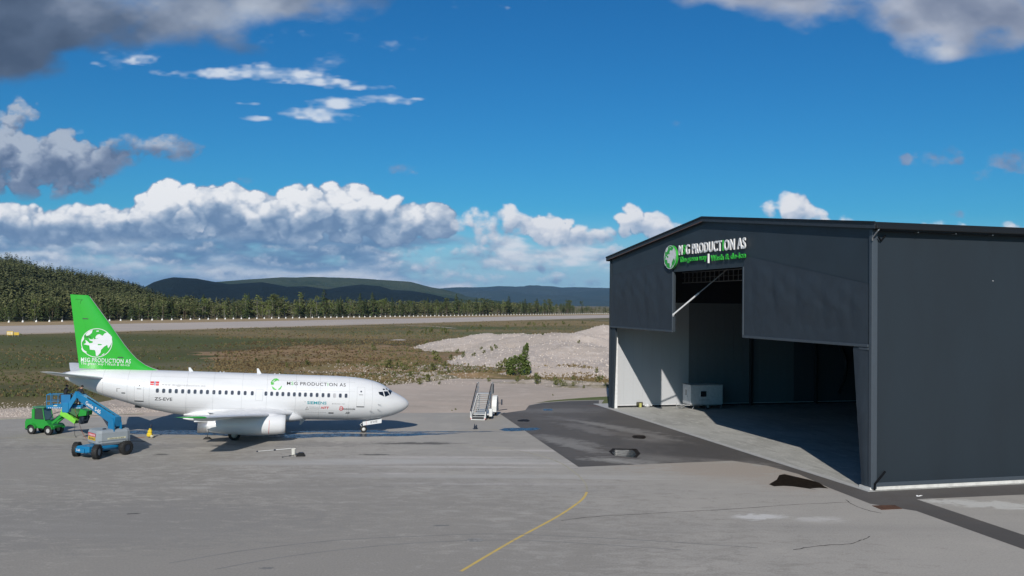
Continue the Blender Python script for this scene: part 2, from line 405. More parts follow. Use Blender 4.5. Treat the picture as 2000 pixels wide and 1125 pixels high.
# text -> triangles, scaled to a wanted width and cap height
def text_tris(s, w=None, h=None, bold=0.0, shear=0.0, spacing=1.0, ext=0.0):
    cu = bpy.data.curves.new('t', 'FONT'); cu.body = s; cu.size = 1; cu.offset = bold; cu.shear = shear; cu.space_character = spacing
    cu.resolution_u = 3; cu.extrude = ext; cu.fill_mode = 'BOTH'
    o = bpy.data.objects.new('t', cu); COL.objects.link(o)
    dg = bpy.context.evaluated_depsgraph_get(); dg.update()
    me = bpy.data.meshes.new_from_object(o.evaluated_get(dg))
    v = np.array([x.co[:] for x in me.vertices]); f = [tuple(p.vertices) for p in me.polygons]
    bpy.data.objects.remove(o); bpy.data.meshes.remove(me); bpy.data.curves.remove(cu)
    v[:, :2] -= v[:, :2].min(0); W = v[:, 0].max(); Hh = .729*1.0
    if w: v[:, 0] *= w/W
    if h: v[:, 1] *= h/(v[:, 1].max())
    return v, f
def islands(v, f):
    """split text into letters by x overlap"""
    par = list(range(len(v)))
    def fd(a):
        while par[a] != a: par[a] = par[par[a]]; a = par[a]
        return a
    for p in f:
        for q in p[1:]: par[fd(q)] = fd(p[0])
    gr = {}
    for p in f: gr.setdefault(fd(p[0]), []).append(p)
    L = []
    for k, fs in gr.items():
        ids = sorted({i for p in fs for i in p}); xs = v[ids, 0]; L.append([xs.min(), xs.max(), fs])
    L.sort(key=lambda a: a[0]); out = []
    for a in L:
        if out and a[0] < out[-1][1]-.35*min(a[1]-a[0], out[-1][1]-out[-1][0]): out[-1][1] = max(out[-1][1], a[1]); out[-1][2] = out[-1][2]+a[2]
        else: out.append(a)
    res = []
    for x0, x1, fs in out:
        ids = sorted({i for p in fs for i in p}); mp = {i: k for k, i in enumerate(ids)}
        res.append((v[ids], [tuple(mp[i] for i in p) for p in fs]))
    return res
GLOBE = {   # land seen on the emblem, unit disc
 'a': [(-.84, -.13), (-.46, -.2), (-.41, -.48), (-.08, -.5), (-.03, -.64), (0, -.88), (.11, -.9), (.3, -.64), (.3, -.48), (.49, -.24), (.68, -.1), (.76, -.34), (.85, -.2), (.9, -.1), (.97, .17), (.95, .45), (.82, .61), (.63, .75), (.46, .67), (.35, .5), (.16, .61), (0, .56), (-.11, .39), (-.05, .3), (.02, .34), (.06, .33), (-.19, .23), (-.22, .34), (-.27, .23), (-.46, .23), (-.54, .36), (-.46, .15), (-.24, .09), (-.27, -.01), (-.46, -.04), (-.63, .12), (-.74, .17), (-.68, -.04)],
 'b': [(-.74, .56), (-.57, .77), (-.3, .89), (-.35, .67), (-.52, .5), (-.68, .45)],
 'c': [(-.97, .12), (-.85, .45), (-.82, .23), (-.96, -.04)], 'd': [(-.96, -.37), (-.79, -.53), (-.6, -.64), (-.65, -.75), (-.84, -.64), (-.95, -.48)],
 'e': [(-.08, .83), (.08, .86), (.09, .78), (-.05, .77)], 'f': [(.3, -.88), (.5, -.7), (.55, -.66), (.5, -.78)]}
def globe_polys(rim=True, n=40):
    """list of (points, face) in the unit disc"""
    out = [(p, [tuple(range(len(p)))]) for p in GLOBE.values()]
    if rim:
        v = []; f = []
        for i in range(n):
            t = 2*math.pi*i/n; v += [(math.cos(t)*.955, math.sin(t)*.955), (math.cos(t), math.sin(t))]
            j = (i+1) % n; f.append((2*i, 2*i+1, 2*j+1, 2*j))
        out.append((v, f))
    return out

# ------------------------------------------------------------------ ground sheets
def ground_mat(name, c1, c2, c3=None, big=.05, fine=6.0, rough=.9, bump=.4, streak=None, patches=(), grain=.25, spec=.3):
    m, nt, b = bsdf(name); L = nt.links
    tc = nt.nodes.new('ShaderNodeTexCoord'); v = tc.outputs['Object']
    n1 = noise(nt, v, big, 6, .6, .4); n2 = noise(nt, v, fine, 5, .7); n3 = noise(nt, v, big*6, 5, .65); n4 = noise(nt, vsock(nt, 'MULTIPLY', v, (.7, 1.5, 1)), 1.0, 8, .72, .9)
    col = mixc(nt, n1.step(.38, .62), c1, c2)
    if c3: col = mixc(nt, n3.step(.5, .68)*.8, col, c3)
    for (px, py, rx, ry, rot, cc, amt, soft) in patches:
        d = vsock(nt, 'SUBTRACT', v, (px, py, 0))
        rn = nt.nodes.new('ShaderNodeVectorRotate'); rn.rotation_type = 'Z_AXIS'; rn.inputs['Angle'].default_value = -rot
        L.new(d, rn.inputs['Vector'])
        d = vsock(nt, 'MULTIPLY', rn.outputs[0], (1/rx, 1/ry, 0))
        r = E(nt, vsock(nt, 'LENGTH', d))
        fac = (1.0-(r+(n3-.5)*.9+(n4-.5)*3.4+(n2-.5)*.8).step(1-soft*.6, 1+soft*.2))*amt
        col = mixc(nt, fac, col, cc)
    if streak:
        sv_ = vsock(nt, 'MULTIPLY', v, streak[0]); ns = noise(nt, sv_, 1.0, 6, .65, .3)
        col = mixc(nt, ns.step(.52, .74)*streak[2], col, streak[1])
        ns2 = noise(nt, vsock(nt, 'ADD', sv_, (9, 4, 0)), 1.7, 6, .6, .2)
        col = mixc(nt, ns2.step(.55, .78)*streak[2], col, streak[3])
    if grain:
        g = (n2-.5)*grain*2+1.0
        cg = nt.nodes.new('ShaderNodeCombineColor'); [L.new(g.k, cg.inputs[i]) for i in range(3)]
        col = mixc(nt, 1.0, col, cg.outputs[0], 'MULTIPLY')
    L.new(col, b.inputs['Base Color']); b.inputs['Roughness'].default_value = rough; b.inputs['Specular IOR Level'].default_value = spec
    if bump:
        bn = nt.nodes.new('ShaderNodeBump'); bn.inputs['Strength'].default_value = bump; bn.inputs['Distance'].default_value = .08
        L.new((n2+n3).k, bn.inputs['Height']); L.new(bn.outputs[0], b.inputs['Normal'])
    return m
def sheet(name, pts, z, m, thick=0.0, **k):
    g = G(); n = len(pts)
    g.add([(x, y, z) for x, y in pts], [tuple(range(n))])
    if thick: g.add([(x, y, z) for x, y in pts]+[(x, y, z-thick) for x, y in pts], [(i, (i+1) % n, n+(i+1) % n, n+i) for i in range(n)])
    k.setdefault('kind', 'structure')
    return g.obj(name, m, **k)
HY = .26107; HL = Vector((11.585, 105.478, 0)); HW = 47.74; HE, HR = 17.44, 19.95; HD = 64.0
hd = Vector((math.sin(HY), -math.cos(HY), 0)); hin = Vector((math.cos(HY), math.sin(HY), 0))
HM = Matrix.Translation(HL) @ Matrix.Rotation(-(math.pi/2-HY), 4, 'Z')     # local x along the front, y into the hangar
def hp(x, y): p = HL+hd*x+hin*y; return (p.x, p.y)

g1 = gp(150, 690); 
field_m = ground_mat('field_ground', (.118, .102, .036), (.225, .165, .078), (.075, .082, .026), .018, 3.0, .95, .5, grain=.5, patches=[(*gp(850, 653), 60, 22, .25, (.055, .085, .020), .85, .7), (*gp(980, 641), 60, 30, .25, (.065, .090, .022), .7, .7), (*gp(700, 700), 14, 9, .2, (.26, .14, .07), .7, .7), (*gp(870, 712), 12, 7, .2, (.27, .15, .08), .7, .7), 
    (*gp(560, 690), 30, 30, .2, (.070, .042, .018), .85, .6), (*gp(700, 668), 40, 34, .2, (.090, .052, .022), .8, .6), (*gp(420, 690), 22, 20, .0, (.085, .054, .022), .7, .7),
    (*gp(150, 700), 45, 40, .2, (.066, .082, .020), .9, .9), (*gp(200, 665), 90, 60, .2, (.070, .084, .021), .9, .9), (*gp(60, 760), 22, 12, .2, (.062, .070, .022), .7, .8),
    (*gp(720, 652), 60, 50, .3, (.24, .175, .078), .7, .8), (*gp(1050, 630), 160, 90, .3, (.26, .185, .08), .7, .7), (*gp(850, 650), 60, 26, .2, (.075, .105, .035), .6, .7),
    (*gp(620, 720), 18, 10, .3, (.20, .15, .088), .6, .8), (*gp(820, 695), 18, 26, .3, (.26, .165, .088), .8, .8), (*gp(760, 715), 16, 10, .3, (.24, .165, .09), .8, .8), (*gp(700, 735), 16, 6, .3, (.22, .16, .085), .7, .8), (*gp(480, 745), 16, 7, .3, (.17, .125, .06), .6, .8), (*gp(640, 655), 40, 20, .3, (.20, .15, .075), .6, .8), (*gp(380, 712), 16, 9, .3, (.15, .13, .075), .6, .8)])
gg = G(); NR = 40000
gg.add([(-NR, -2000, -.08), (NR, -2000, -.08), (NR, 30000, -.08), (-NR, 30000, -.08)], [(0, 1, 2, 3)])
gg.obj('ground', field_m, kind='structure')

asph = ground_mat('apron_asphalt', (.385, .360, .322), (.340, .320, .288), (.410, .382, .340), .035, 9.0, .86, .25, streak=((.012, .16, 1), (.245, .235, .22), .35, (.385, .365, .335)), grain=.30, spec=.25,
    patches=[(*gp(760, 925), 5, .5, .06, (.50, .465, .44), .8, .8), (*gp(900, 912), 9, .45, .04, (.52, .485, .46), .8, .8), (*gp(1040, 905), 6, .55, .0, (.52, .485, .46), .8, .8), (*gp(860, 893), 8, .6, .05, (.51, .475, .45), .7, .8), (*gp(690, 905), 7, .6, .08, (.50, .455, .43), .7, .8), (*gp(1080, 880), 7, .55, .03, (.52, .485, .46), .7, .8), (*gp(960, 945), 9, .5, .03, (.50, .465, .44), .7, .8), (*gp(1200, 935), 8, .2, .0, (.46, .445, .42), .6, .8), (*gp(120, 945), 10, .35, .05, (.23, .22, .21), .6, .8), (*gp(500, 950), 12, .4, .05, (.25, .24, .225), .6, .8), (*gp(700, 985), 12, .5, .05, (.27, .255, .235), .6, .8), (*gp(250, 985), 10, .4, .05, (.24, .23, .215), .6, .8), (-14, 40, 26, 30, .2, (.285, .265, .235), .85, 1.0), (-45, 60, 30, 22, .2, (.285, .265, .235), .8, .9), (*gp(1500, 935), 9, 3, -.4, (.37, .33, .285), .7, .9), (*gp(620, 903), 9, 1.2, .1, (.43, .42, .40), .6, .9), (*gp(900, 900), 12, 1.1, .05, (.47, .455, .43), .6, .9), (*gp(1000, 930), 14, .8, .05, (.47, .455, .43), .45, .9),
             (*gp(1490, 1009), 1.7, .7, .1, (.60, .585, .56), .85, .7), (*gp(1600, 1014), 1.6, .8, .1, (.56, .54, .51), .6, .9), (*gp(1400, 915), 7, 3.2, -.2, (.365, .315, .265), .8, .8), (*gp(1550, 945), 3, 3.5, -.4, (.37, .325, .28), .6, .8),
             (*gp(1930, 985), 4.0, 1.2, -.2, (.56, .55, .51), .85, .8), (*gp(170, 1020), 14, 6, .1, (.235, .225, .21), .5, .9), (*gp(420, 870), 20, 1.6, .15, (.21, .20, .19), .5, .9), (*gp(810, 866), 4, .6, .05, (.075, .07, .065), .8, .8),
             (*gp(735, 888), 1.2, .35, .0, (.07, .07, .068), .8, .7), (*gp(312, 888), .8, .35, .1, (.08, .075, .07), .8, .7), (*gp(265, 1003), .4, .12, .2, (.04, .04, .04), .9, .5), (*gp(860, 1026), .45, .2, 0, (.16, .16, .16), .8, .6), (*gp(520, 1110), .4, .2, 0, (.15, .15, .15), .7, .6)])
edge = [(-400, 89.6-(400-50.9)*.2066), gp(0, 818), gp(300, 813), gp(600, 808), gp(900, 806), gp(975, 806.5)]
apron = [(-400, -60)] + edge + [(2.0, 99.8), gp(1030, 800), gp(1034, 791), gp(1060, 786), gp(1110, 782.5), gp(1180, 781)] + [hp(-4, .5), hp(-.4, .5), hp(HW+.3, -.5), hp(HW+.3, 70), (300, 120), (300, -60)]
sheet('apron', apron, 0.0, asph)
sheet('apron_edge_line', [gp(0, 819.6), gp(140, 813), gp(280, 808.5), gp(280, 807.0), gp(140, 811.2), gp(0, 817.6)], .004, mat('faded_paint', (.55, .49, .36), .8, var=.15, scale=2))
yel = mat('yellow_paint', (.66, .46, .10), .7, var=.16, scale=1.2, c2=(.50, .38, .17)); pale = mat('pale_line', (.40, .37, .29), .85, var=.1, scale=.6)
def ribbon(name, pts, w, z, m, **k):
    g = G(); P = [Vector((*p, z)) for p in pts]; v = []
    for i, p in enumerate(P):
        d = (P[min(i+1, len(P)-1)]-P[max(i-1, 0)]).normalized(); n_ = Vector((-d.y, d.x, 0)); ww = w[i] if isinstance(w, (list, tuple)) else w
        v += [p+n_*ww/2, p-n_*ww/2]
    g.add(v, [(2*i, 2*i+1, 2*i+3, 2*i+2) for i in range(len(P)-1)])
    k.setdefault('kind', 'structure')
    return g.obj(name, m, **k)
def spline(pts, n=8):
    out = []; P = [pts[0]]+list(pts)+[pts[-1]]
    for i in range(1, len(P)-2):
        for k in range(n):
            t = k/n; a, b, c, d = P[i-1], P[i], P[i+1], P[i+2]
            out.append(tuple(.5*((2*b[j])+(-a[j]+c[j])*t+(2*a[j]-5*b[j]+4*c[j]-d[j])*t*t+(-a[j]+3*b[j]-3*c[j]+d[j])*t**3) for j in range(len(b))))
    out.append(tuple(pts[-1])); return out
ribbon('taxi_line', spline([gp(900, 1116), gp(1000, 1057), gp(1085, 1011), gp(1125, 985), gp(1140, 972), gp(1146, 961)]), .16, .004, yel)
ribbon('faint_taxi_line', spline([gp(1147, 958), gp(1143, 944), gp(1125, 925), gp(1085, 900), gp(1010, 880), gp(900, 868)]), .14, .004, pale)
ribbon('centre_line', spline([gp(-60, 856), gp(0, 855.5), gp(250, 853.5), gp(500, 856), gp(700, 850), gp(860, 843), gp(1000, 838)]), .12, .004, mat('worn_yellow_line', (.42, .36, .23), .8, var=.1))
dark = mat('crack_filler', (.022, .022, .023), .9)
def crack(pts, w=.055):
    P = spline([gp(*p) for p in pts], 6); rr = random.Random(3)
    P = [(x+rr.uniform(-.03, .03), y+rr.uniform(-.05, .05)) for x, y in P]
    ribbon('asphalt_crack', P, [w*rr.uniform(.5, 1.4) for _ in P], .006, dark)
crack([(1097, 1017), (1150, 1010), (1250, 1004), (1400, 996), (1550, 986), (1655, 981)])
crack([(1652, 976), (1670, 988), (1700, 998), (1720, 1002)])
crack([(1550, 1074), (1600, 1066), (1660, 1062), (1685, 1054), (1699, 1048)])
tyre = mat('tyre_marks', (.24, .232, .22), .85, var=.08, scale=.8)
ribbon('tyre_mark', spline([gp(330, 1100), gp(480, 1075), gp(650, 1056), gp(800, 1048), gp(960, 1043), gp(1120, 1048), gp(1300, 1058), gp(1480, 1070)]), .10, .0045, tyre)
ribbon('tyre_mark', spline([gp(420, 1112), gp(560, 1087), gp(720, 1068), gp(860, 1058), gp(1000, 1055), gp(1150, 1062), gp(1330, 1074)]), .10, .0045, tyre)

patch_m = ground_mat('new_asphalt', (.086, .080, .075), (.112, .103, .095), (.100, .088, .078), .08, 9.0, .8, .25, streak=((.30, .10, 1), (.17, .16, .15), .35, (.066, .062, .060)), grain=.26, spec=.35,
    patches=[(*gp(1215, 900), 3.2, 1.5, -.3, (.27, .26, .24), .8, .8), (*gp(1290, 895), 3.0, 1.6, -.5, (.20, .19, .175), .8, .9), (*gp(1105, 862), 1.6, 5.0, .6, (.23, .22, .205), .8, .9), (*gp(1150, 838), 1.5, 6.0, .5, (.19, .18, .17), .8, .9), (*gp(1230, 842), 1.0, 9, .55, (.22, .21, .195), .8, .8), (*gp(1270, 858), 2.2, 1.6, 0, (.22, .21, .195), .7, .9), (*gp(1090, 802), 6, 2.5, .2, (.18, .17, .16), .7, .9), (*gp(1400, 900), 5, 1.0, -.4, (.20, .185, .17), .7, .9), (*gp(1350, 880), 5, 5, 0, (.070, .066, .064), .6, .9), (*gp(1235, 905), 2.6, .5, -.8, (.30, .285, .265), .85, .9), (*gp(1130, 873), 1.1, 4.5, .5, (.24, .23, .215), .8, .9), (*gp(1180, 830), .8, 8, .7, (.24, .23, .215), .75, .9), (*gp(1100, 818), 3, 1.5, 0, (.15, .14, .135), .6, .9), (*gp(1290, 862), 2, 1.5, 0, (.15, .14, .13), .5, .9),
             (*gp(1260, 790), 1, .6, 0, (.13, .07, .06), .6, .9), (*gp(1170, 793), 2.0, .8, 0, (.12, .065, .055), .5, .9), (*gp(1450, 905), 2.2, 1.2, -.4, (.17, .16, .15), .6, .9), (*gp(1230, 850), 1.6, 3, .6, (.14, .125, .11), .6, .9)])
sheet('new_asphalt', [gp(976, 808), gp(1026, 801), gp(1033, 792), gp(1060, 787), gp(1110, 783.5), gp(1170, 782)] + [hp(-4, .2), hp(-.4, .2), hp(HW+.3, -.3), hp(HW+.3, 30), hp(HW+2.6, 30), gp(2000, 966), gp(1790, 975), gp(2000, 1045), gp(2060, 1064), gp(2060, 1095), gp(2000, 1073), gp(1790, 998), gp(1700, 984), gp(1620, 953), gp(1560, 926), gp(1500, 910), gp(1430, 900), gp(1300, 905), gp(1130, 912)], .004, patch_m)
conc = ground_mat('floor_concrete', (.42, .42, .395), (.33, .33, .31), (.47, .465, .44), .12, 7, .75, .15, streak=((.22, 1.1, 1), (.24, .24, .22), .85, (.58, .57, .53)), grain=.34, spec=.08)
kerb = mat('kerb_concrete', (.43, .43, .42), .8, var=.06, scale=2, bump=.2)
g = G(); g.box(-4.0, HW+.35, -.55, 0, -.05, .03); g.obj('slab_edge', kerb, M=HM, kind='structure')
g = G(); g.box(-.4, HW+.3, 0.0, HD, -.05, .024); g.obj('hangar_floor', conc, M=HM, kind='structure')
g = G(); g.box(-4.0, -.4, 0.0, 1.9, -.05, .03); g.obj('corner_slab', kerb, M=HM, kind='structure')

yard_m = ground_mat('yard_gravel', (.50, .415, .345), (.44, .37, .31), (.54, .46, .39), .06, 10, .95, .5, streak=((.05, .30, 1), (.31, .27, .225), .5, (.53, .46, .39)), grain=.30)
sheet('gravel_yard', [(-400, 70)]+[(-260, 62)]+[gp(-60, 806), gp(30, 796), gp(140, 795), gp(250, 775), gp(420, 770), gp(700, 765), gp(760, 752), gp(850, 744), gp(890, 739), gp(1000, 741), gp(1100, 747), gp(1190, 758), (60, 190), (120, 150), (60, 90), (0, 80), (-100, 60), (-300, 20)], -.03, yard_m)
grass_edge = ground_mat('verge_grass', (.10, .13, .035), (.14, .15, .06), None, .5, 12, .95, .6)
sheet('grass_verge', [gp(1045, 787), gp(1075, 782), gp(1110, 779), gp(1150, 776), gp(1188, 774), hp(-.2, 3), hp(-3.9, 2), hp(-4, .6), gp(1150, 781.5), gp(1110, 782), gp(1065, 785)], -.012, grass_edge)
for nm, pts, c in [('bare_ground', [(745, 742), (770, 728), (830, 722), (880, 735), (850, 747), (790, 752)], None)]: pass

run_m = ground_mat('runway_asphalt', (.50, .43, .37), (.45, .39, .34), None, .02, 1.5, .9, .1, grain=.1)
def off(p, t, s): return (p[0]+.4238*t+.9058*s, p[1]+.9058*t-.4238*s)
rn = gp(0, 652); rf = gp(0, 636.5)
sheet('runway', [off(rn, -500, 0), off(rn, 6000, 0), off(rf, 6000, 0), off(rf, -500, 0)], -.04, run_m)
sheet('runway_shoulder', [off(rn, -500, 8), off(rn, 6000, 8), off(rn, 6000, 0), off(rn, -500, 0)], -.05, mat('shoulder_gravel', (.46, .37, .27), .95, var=.1, scale=.05))
FB = Vector((-251.9, 449.3)); fdir = Vector((.4238, .9058)); fn = Vector((-.9058, .4238))   # the far fence, and the normal away from the runway
sheet('far_verge', [tuple(Vector(rf)+fdir*-500), tuple(Vector(rf)+fdir*6000), tuple(FB+fdir*6000+fn*6), tuple(FB+fdir*-500+fn*6)], -.055, ground_mat('dry_verge', (.40, .29, .16), (.31, .24, .13), (.26, .15, .085), .05, 2, .95, .3))
ribbon('dirt_track', spline([gp(760, 634), gp(840, 637), gp(890, 641)]), 2.5, -.05, yard_m)
ribbon('dirt_track', spline([gp(1100, 622), gp(1140, 623.5), gp(1200, 627)]), 2.5, -.05, yard_m)

# puddles and wet streaks
def water(name, c, rough, tr=0):
    m, nt, b = bsdf(name); b.inputs['Base Color'].default_value = (*c, 1); b.inputs['Specular IOR Level'].default_value = .5
    v = nt.nodes.new('ShaderNodeTexCoord').outputs['Object']
    nt.links.new(noise(nt, v, 2.0, 4, .6).step(.35, .7, rough, rough+.25).k, b.inputs['Roughness'])
    nt.links.new(mixc(nt, noise(nt, v, 1.1, 5, .65).step(.45, .65), c, tuple(x*1.9 for x in c)), b.inputs['Base Color']); return m
def puddle(pts, z, m, n=4): sheet('puddle', [gp(*p) for p in spline(pts+[pts[0]], n)][:-1], z, m)
wet = water('wet_asphalt', (.020, .028, .045), .22); wet2 = water('puddle_water', (.012, .014, .016), .01); mud = mat('wet_mud', (.022, .016, .011), .6, var=.2, scale=3, spec=.1)
def streakpoly(x0, x1, yt, yb, seed, jag=1.2, n=40):
    r = random.Random(seed); top = []; bot = []
    a = b = 0
    for i in range(n+1):
        t = i/n; x = x0+(x1-x0)*t; e = min(1, 8*t, 8*(1-t)); a += r.uniform(-.5, .5)*jag; b += r.uniform(-.5, .5)*jag; a *= .8; b *= .8
        cyc = (yt(t)+yb(t))/2; top.append((x, cyc+(yt(t)-cyc)*e+a*e)); bot.append((x, cyc+(yb(t)-cyc)*e+b*e))
    return top+bot[::-1]
def wetpoly(*a, **k): sheet('wet_streak', [gp(*p) for p in streakpoly(*a, **k)], k.get('z', .008), wet)
sheet('wet_streak', [gp(*p) for p in streakpoly(225, 560, lambda t: 840+2*t, lambda t: 848+4*t, 1)], .008, wet)
sheet('wet_streak', [gp(*p) for p in streakpoly(520, 900, lambda t: 848-3*t, lambda t: 857-9*t, 2, 1.5)], .0085, wet)
sheet('wet_streak', [gp(*p) for p in streakpoly(700, 985, lambda t: 843-1*t, lambda t: 846-3*t, 3, .8)], .009, wet)
sheet('wet_streak', [gp(*p) for p in streakpoly(560, 760, lambda t: 842-2*t, lambda t: 845-1*t, 5, .8)], .0095, wet)
sheet('wet_streak', [gp(*p) for p in streakpoly(975, 1057, lambda t: 837-2*t, lambda t: 842-2*t, 6, 1.6, 16)], .0095, wet)
sheet('wet_streak', [gp(*p) for p in streakpoly(1010, 1035, lambda t: 820, lambda t: 824, 7, 1.2, 10)], .009, mud)
sheet('wet_streak', [gp(*p) for p in streakpoly(1060, 1080, lambda t: 799, lambda t: 802, 8, .5, 10)], .009, wet)
sheet('puddle', [gp(*p) for p in streakpoly(1189, 1251, lambda t: 876+1*t, lambda t: 888+7*t, 9, .7, 16)], .008, mud)
sheet('puddle', [gp(*p) for p in streakpoly(1195, 1243, lambda t: 878.5+1.5*t, lambda t: 890+4*t, 19, .4, 14)], .012, wet2)
sheet('puddle', [gp(*p) for p in streakpoly(1234, 1262, lambda t: 850, lambda t: 856+2*t, 10, .5, 10)], .008, mud)
sheet('puddle', [gp(*p) for p in [(1502, 946), (1517, 937), (1522, 928), (1532, 926), (1545, 929), (1558, 932), (1580, 937), (1600, 943), (1610, 950), (1618, 954), (1600, 953), (1582, 954), (1596, 957), (1570, 953), (1548, 950), (1530, 949), (1512, 950)]], .008, mud)
rust = mat('rusty_plate', (.105, .045, .022), .85, var=.15, scale=2, bump=.3)
g = G(); pl = [gp(1703, 988), gp(1748, 987), gp(1762, 994), gp(1722, 996)]
g.add([(x, y, .025) for x, y in pl]+[(x, y, 0.0) for x, y in pl], [(0, 1, 2, 3), (0, 4, 5, 1), (1, 5, 6, 2), (2, 6, 7, 3), (3, 7, 4, 0)])
g.obj('drain_cover', rust, label='rusty brown steel cover plate lying on the asphalt by the hangar corner', cat='cover plate')
def ring(nm, px, r, m, **k):
    c = gp(*px); g = G(); g.lathe([(0, r), (.012, r), (.012, r*.86), (0.0, r*.86)], (*c, .002), 'z', 28, smooth=False); g.lathe([(.002, r*.85), (.008, r*.85)], (*c, .002), 'z', 28, smooth=False); return g.obj(nm, m, **k)
ring('manhole_cover', (928, 1055), .42, mat('manhole_iron', (.29, .28, .26), .8, var=.15), label='round grey manhole cover in the open asphalt left of the yellow line', cat='manhole cover')
# ------------------------------------------------------------------ hills
def hill(name, prof, dist, base_d, m, rough, nx=260, ny=26, back=1.0, seed=0, zb=-.5, ragged=0):
    """prof: ridge line as photo pixels; dist: how far away the ridge is"""
    xs = [p[0] for p in prof]; g = G(); rows = []
    X = np.linspace(xs[0], xs[-1], nx)
    for j in range(ny+8):
        t = j/(ny-1); row = []
        for i, x in enumerate(X):
            y = float(np.interp(x, xs, [p[1] for p in prof])); r = ray(x, y); az = math.atan2(r[0], r[1]); te = r[2]/math.hypot(r[0], r[1])
            D1 = dist*(1+.10*mnoise.noise((x*.006+seed, 0, 7))); zr = CH+te*D1
            D0 = base_d(az) if callable(base_d) else base_d
            if t <= 1:
                D = D0+(D1-D0)*t; s = t*t*(3-2*t)*.55+t*.45; z = zb+(zr-zb)*s
            else:
                k = (t-1)*3; D = D1*(1+k*.25*back); z = zr*(1-k*.55)
            e = 4*t*(1-t) if t < 1 else 0
            w = mnoise.fractal((math.sin(az)*D/ (dist*.07)+seed, D/(dist*.09), seed), 1, 2, 5)
            z += w*rough*e*(zr-zb)
            if ragged and t > .6: z += ragged*mnoise.noise((x*.9, j*3.1, seed))
            row.append((math.sin(az)*D, math.cos(az)*D, z))
        rows.append(row)
    g.grid(rows); return g.obj(name, m, kind='structure')
def forest_mat(name, c1, c2, c3, sc, bump=1.0):
    m, nt, b = bsdf(name); L = nt.links; v = nt.nodes.new('ShaderNodeTexCoord').outputs['Object']
    n1 = noise(nt, v, sc, 6, .62, .5); n2 = noise(nt, v, sc*14, 4, .7)
    col = mixc(nt, n1.step(.38, .62), c1, c2); col = mixc(nt, n2.step(.56, .7)*.7, col, c3)
    L.new(col, b.inputs['Base Color']); b.inputs['Roughness'].default_value = 1; b.inputs['Specular IOR Level'].default_value = .05
    bn = nt.nodes.new('ShaderNodeBump'); bn.inputs['Strength'].default_value = bump; bn.inputs['Distance'].default_value = .25/sc*.12
    L.new(n2.k, bn.inputs['Height']); L.new(bn.outputs[0], b.inputs['Normal']); return m
fm_dark = forest_mat('cloud_shaded_forest_far', (.010, .017, .017), (.013, .021, .019), (.008, .014, .014), .0012, .6)  # cloud shadow over this hill is put into its dark forest colour
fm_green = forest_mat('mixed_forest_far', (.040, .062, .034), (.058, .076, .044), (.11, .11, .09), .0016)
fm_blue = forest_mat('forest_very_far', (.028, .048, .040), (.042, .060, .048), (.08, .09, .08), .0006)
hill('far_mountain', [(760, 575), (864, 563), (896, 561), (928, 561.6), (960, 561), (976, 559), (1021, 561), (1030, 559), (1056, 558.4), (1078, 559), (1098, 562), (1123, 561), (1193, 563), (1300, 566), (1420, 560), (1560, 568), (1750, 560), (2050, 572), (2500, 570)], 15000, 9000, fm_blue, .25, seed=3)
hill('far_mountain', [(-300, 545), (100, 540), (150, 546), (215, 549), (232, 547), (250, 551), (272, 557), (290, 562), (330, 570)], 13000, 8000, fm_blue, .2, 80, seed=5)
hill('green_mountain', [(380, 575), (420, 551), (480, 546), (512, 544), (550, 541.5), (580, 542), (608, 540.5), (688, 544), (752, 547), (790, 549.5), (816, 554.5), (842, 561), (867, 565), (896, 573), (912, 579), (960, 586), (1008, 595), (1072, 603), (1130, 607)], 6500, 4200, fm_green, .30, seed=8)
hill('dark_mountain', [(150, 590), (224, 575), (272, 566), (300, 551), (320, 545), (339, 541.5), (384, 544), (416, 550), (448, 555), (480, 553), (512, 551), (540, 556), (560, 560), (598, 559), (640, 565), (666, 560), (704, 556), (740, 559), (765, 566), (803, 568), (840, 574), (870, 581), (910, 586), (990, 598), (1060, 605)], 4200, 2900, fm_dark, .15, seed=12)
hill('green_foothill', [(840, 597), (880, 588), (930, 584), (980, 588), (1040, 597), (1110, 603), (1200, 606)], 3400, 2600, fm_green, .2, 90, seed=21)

# ------------------------------------------------------------------ wooded hill on the left
LH = [(-420, 474), (-250, 490), (-100, 504), (0, 518), (48, 527), (112, 544), (192, 557), (224, 566), (272, 577), (320, 600), (350, 617), (380, 622)]
def fence_dist(az):
    d = Vector((math.sin(az), math.cos(az))); n = fn; t = (FB@n)/(d@n); return t
LHx = [math.atan2(ray(*p)[0], ray(*p)[1]) for p in LH]
LHt = [ray(*p)[2]/math.hypot(*ray(*p)[:2]) for p in LH]
def lhill_z(X, Y):
    az = math.atan2(X, Y); D = math.hypot(X, Y); D0 = fence_dist(az)+45; D1 = max(1250.0, D0+260)
    if az > LHx[-1]: return 0.0
    zr = CH+float(np.interp(az, LHx, LHt))*D1
    if zr < .5: return 0.0
    t = (D-D0)/(D1-D0)
    if t <= 0: return 0.0
    if t <= 1: return zr*(t*t*(3-2*t)*.5+t*.5)+mnoise.noise((X*.008, Y*.008, 1))*5*t*(1-t)
    return zr*max(0, 1-(t-1)*1.2)
g = G(); rows = []
for j in range(34):
    row = []
    for i in range(90):
        az = -.62+(LHx[-1]+.02+.62)*i/89; D0 = fence_dist(az)+20; D1 = max(1250.0, D0+285); D = D0+(D1-D0)*j/24
        x, y = math.sin(az)*D, math.cos(az)*D; row.append((x, y, lhill_z(x, y)-.4))
    rows.append(row)
g.grid(rows); g.obj('wooded_hill', forest_mat('forest_floor', (.045, .055, .028), (.03, .04, .02), (.07, .07, .04), .05), kind='structure')

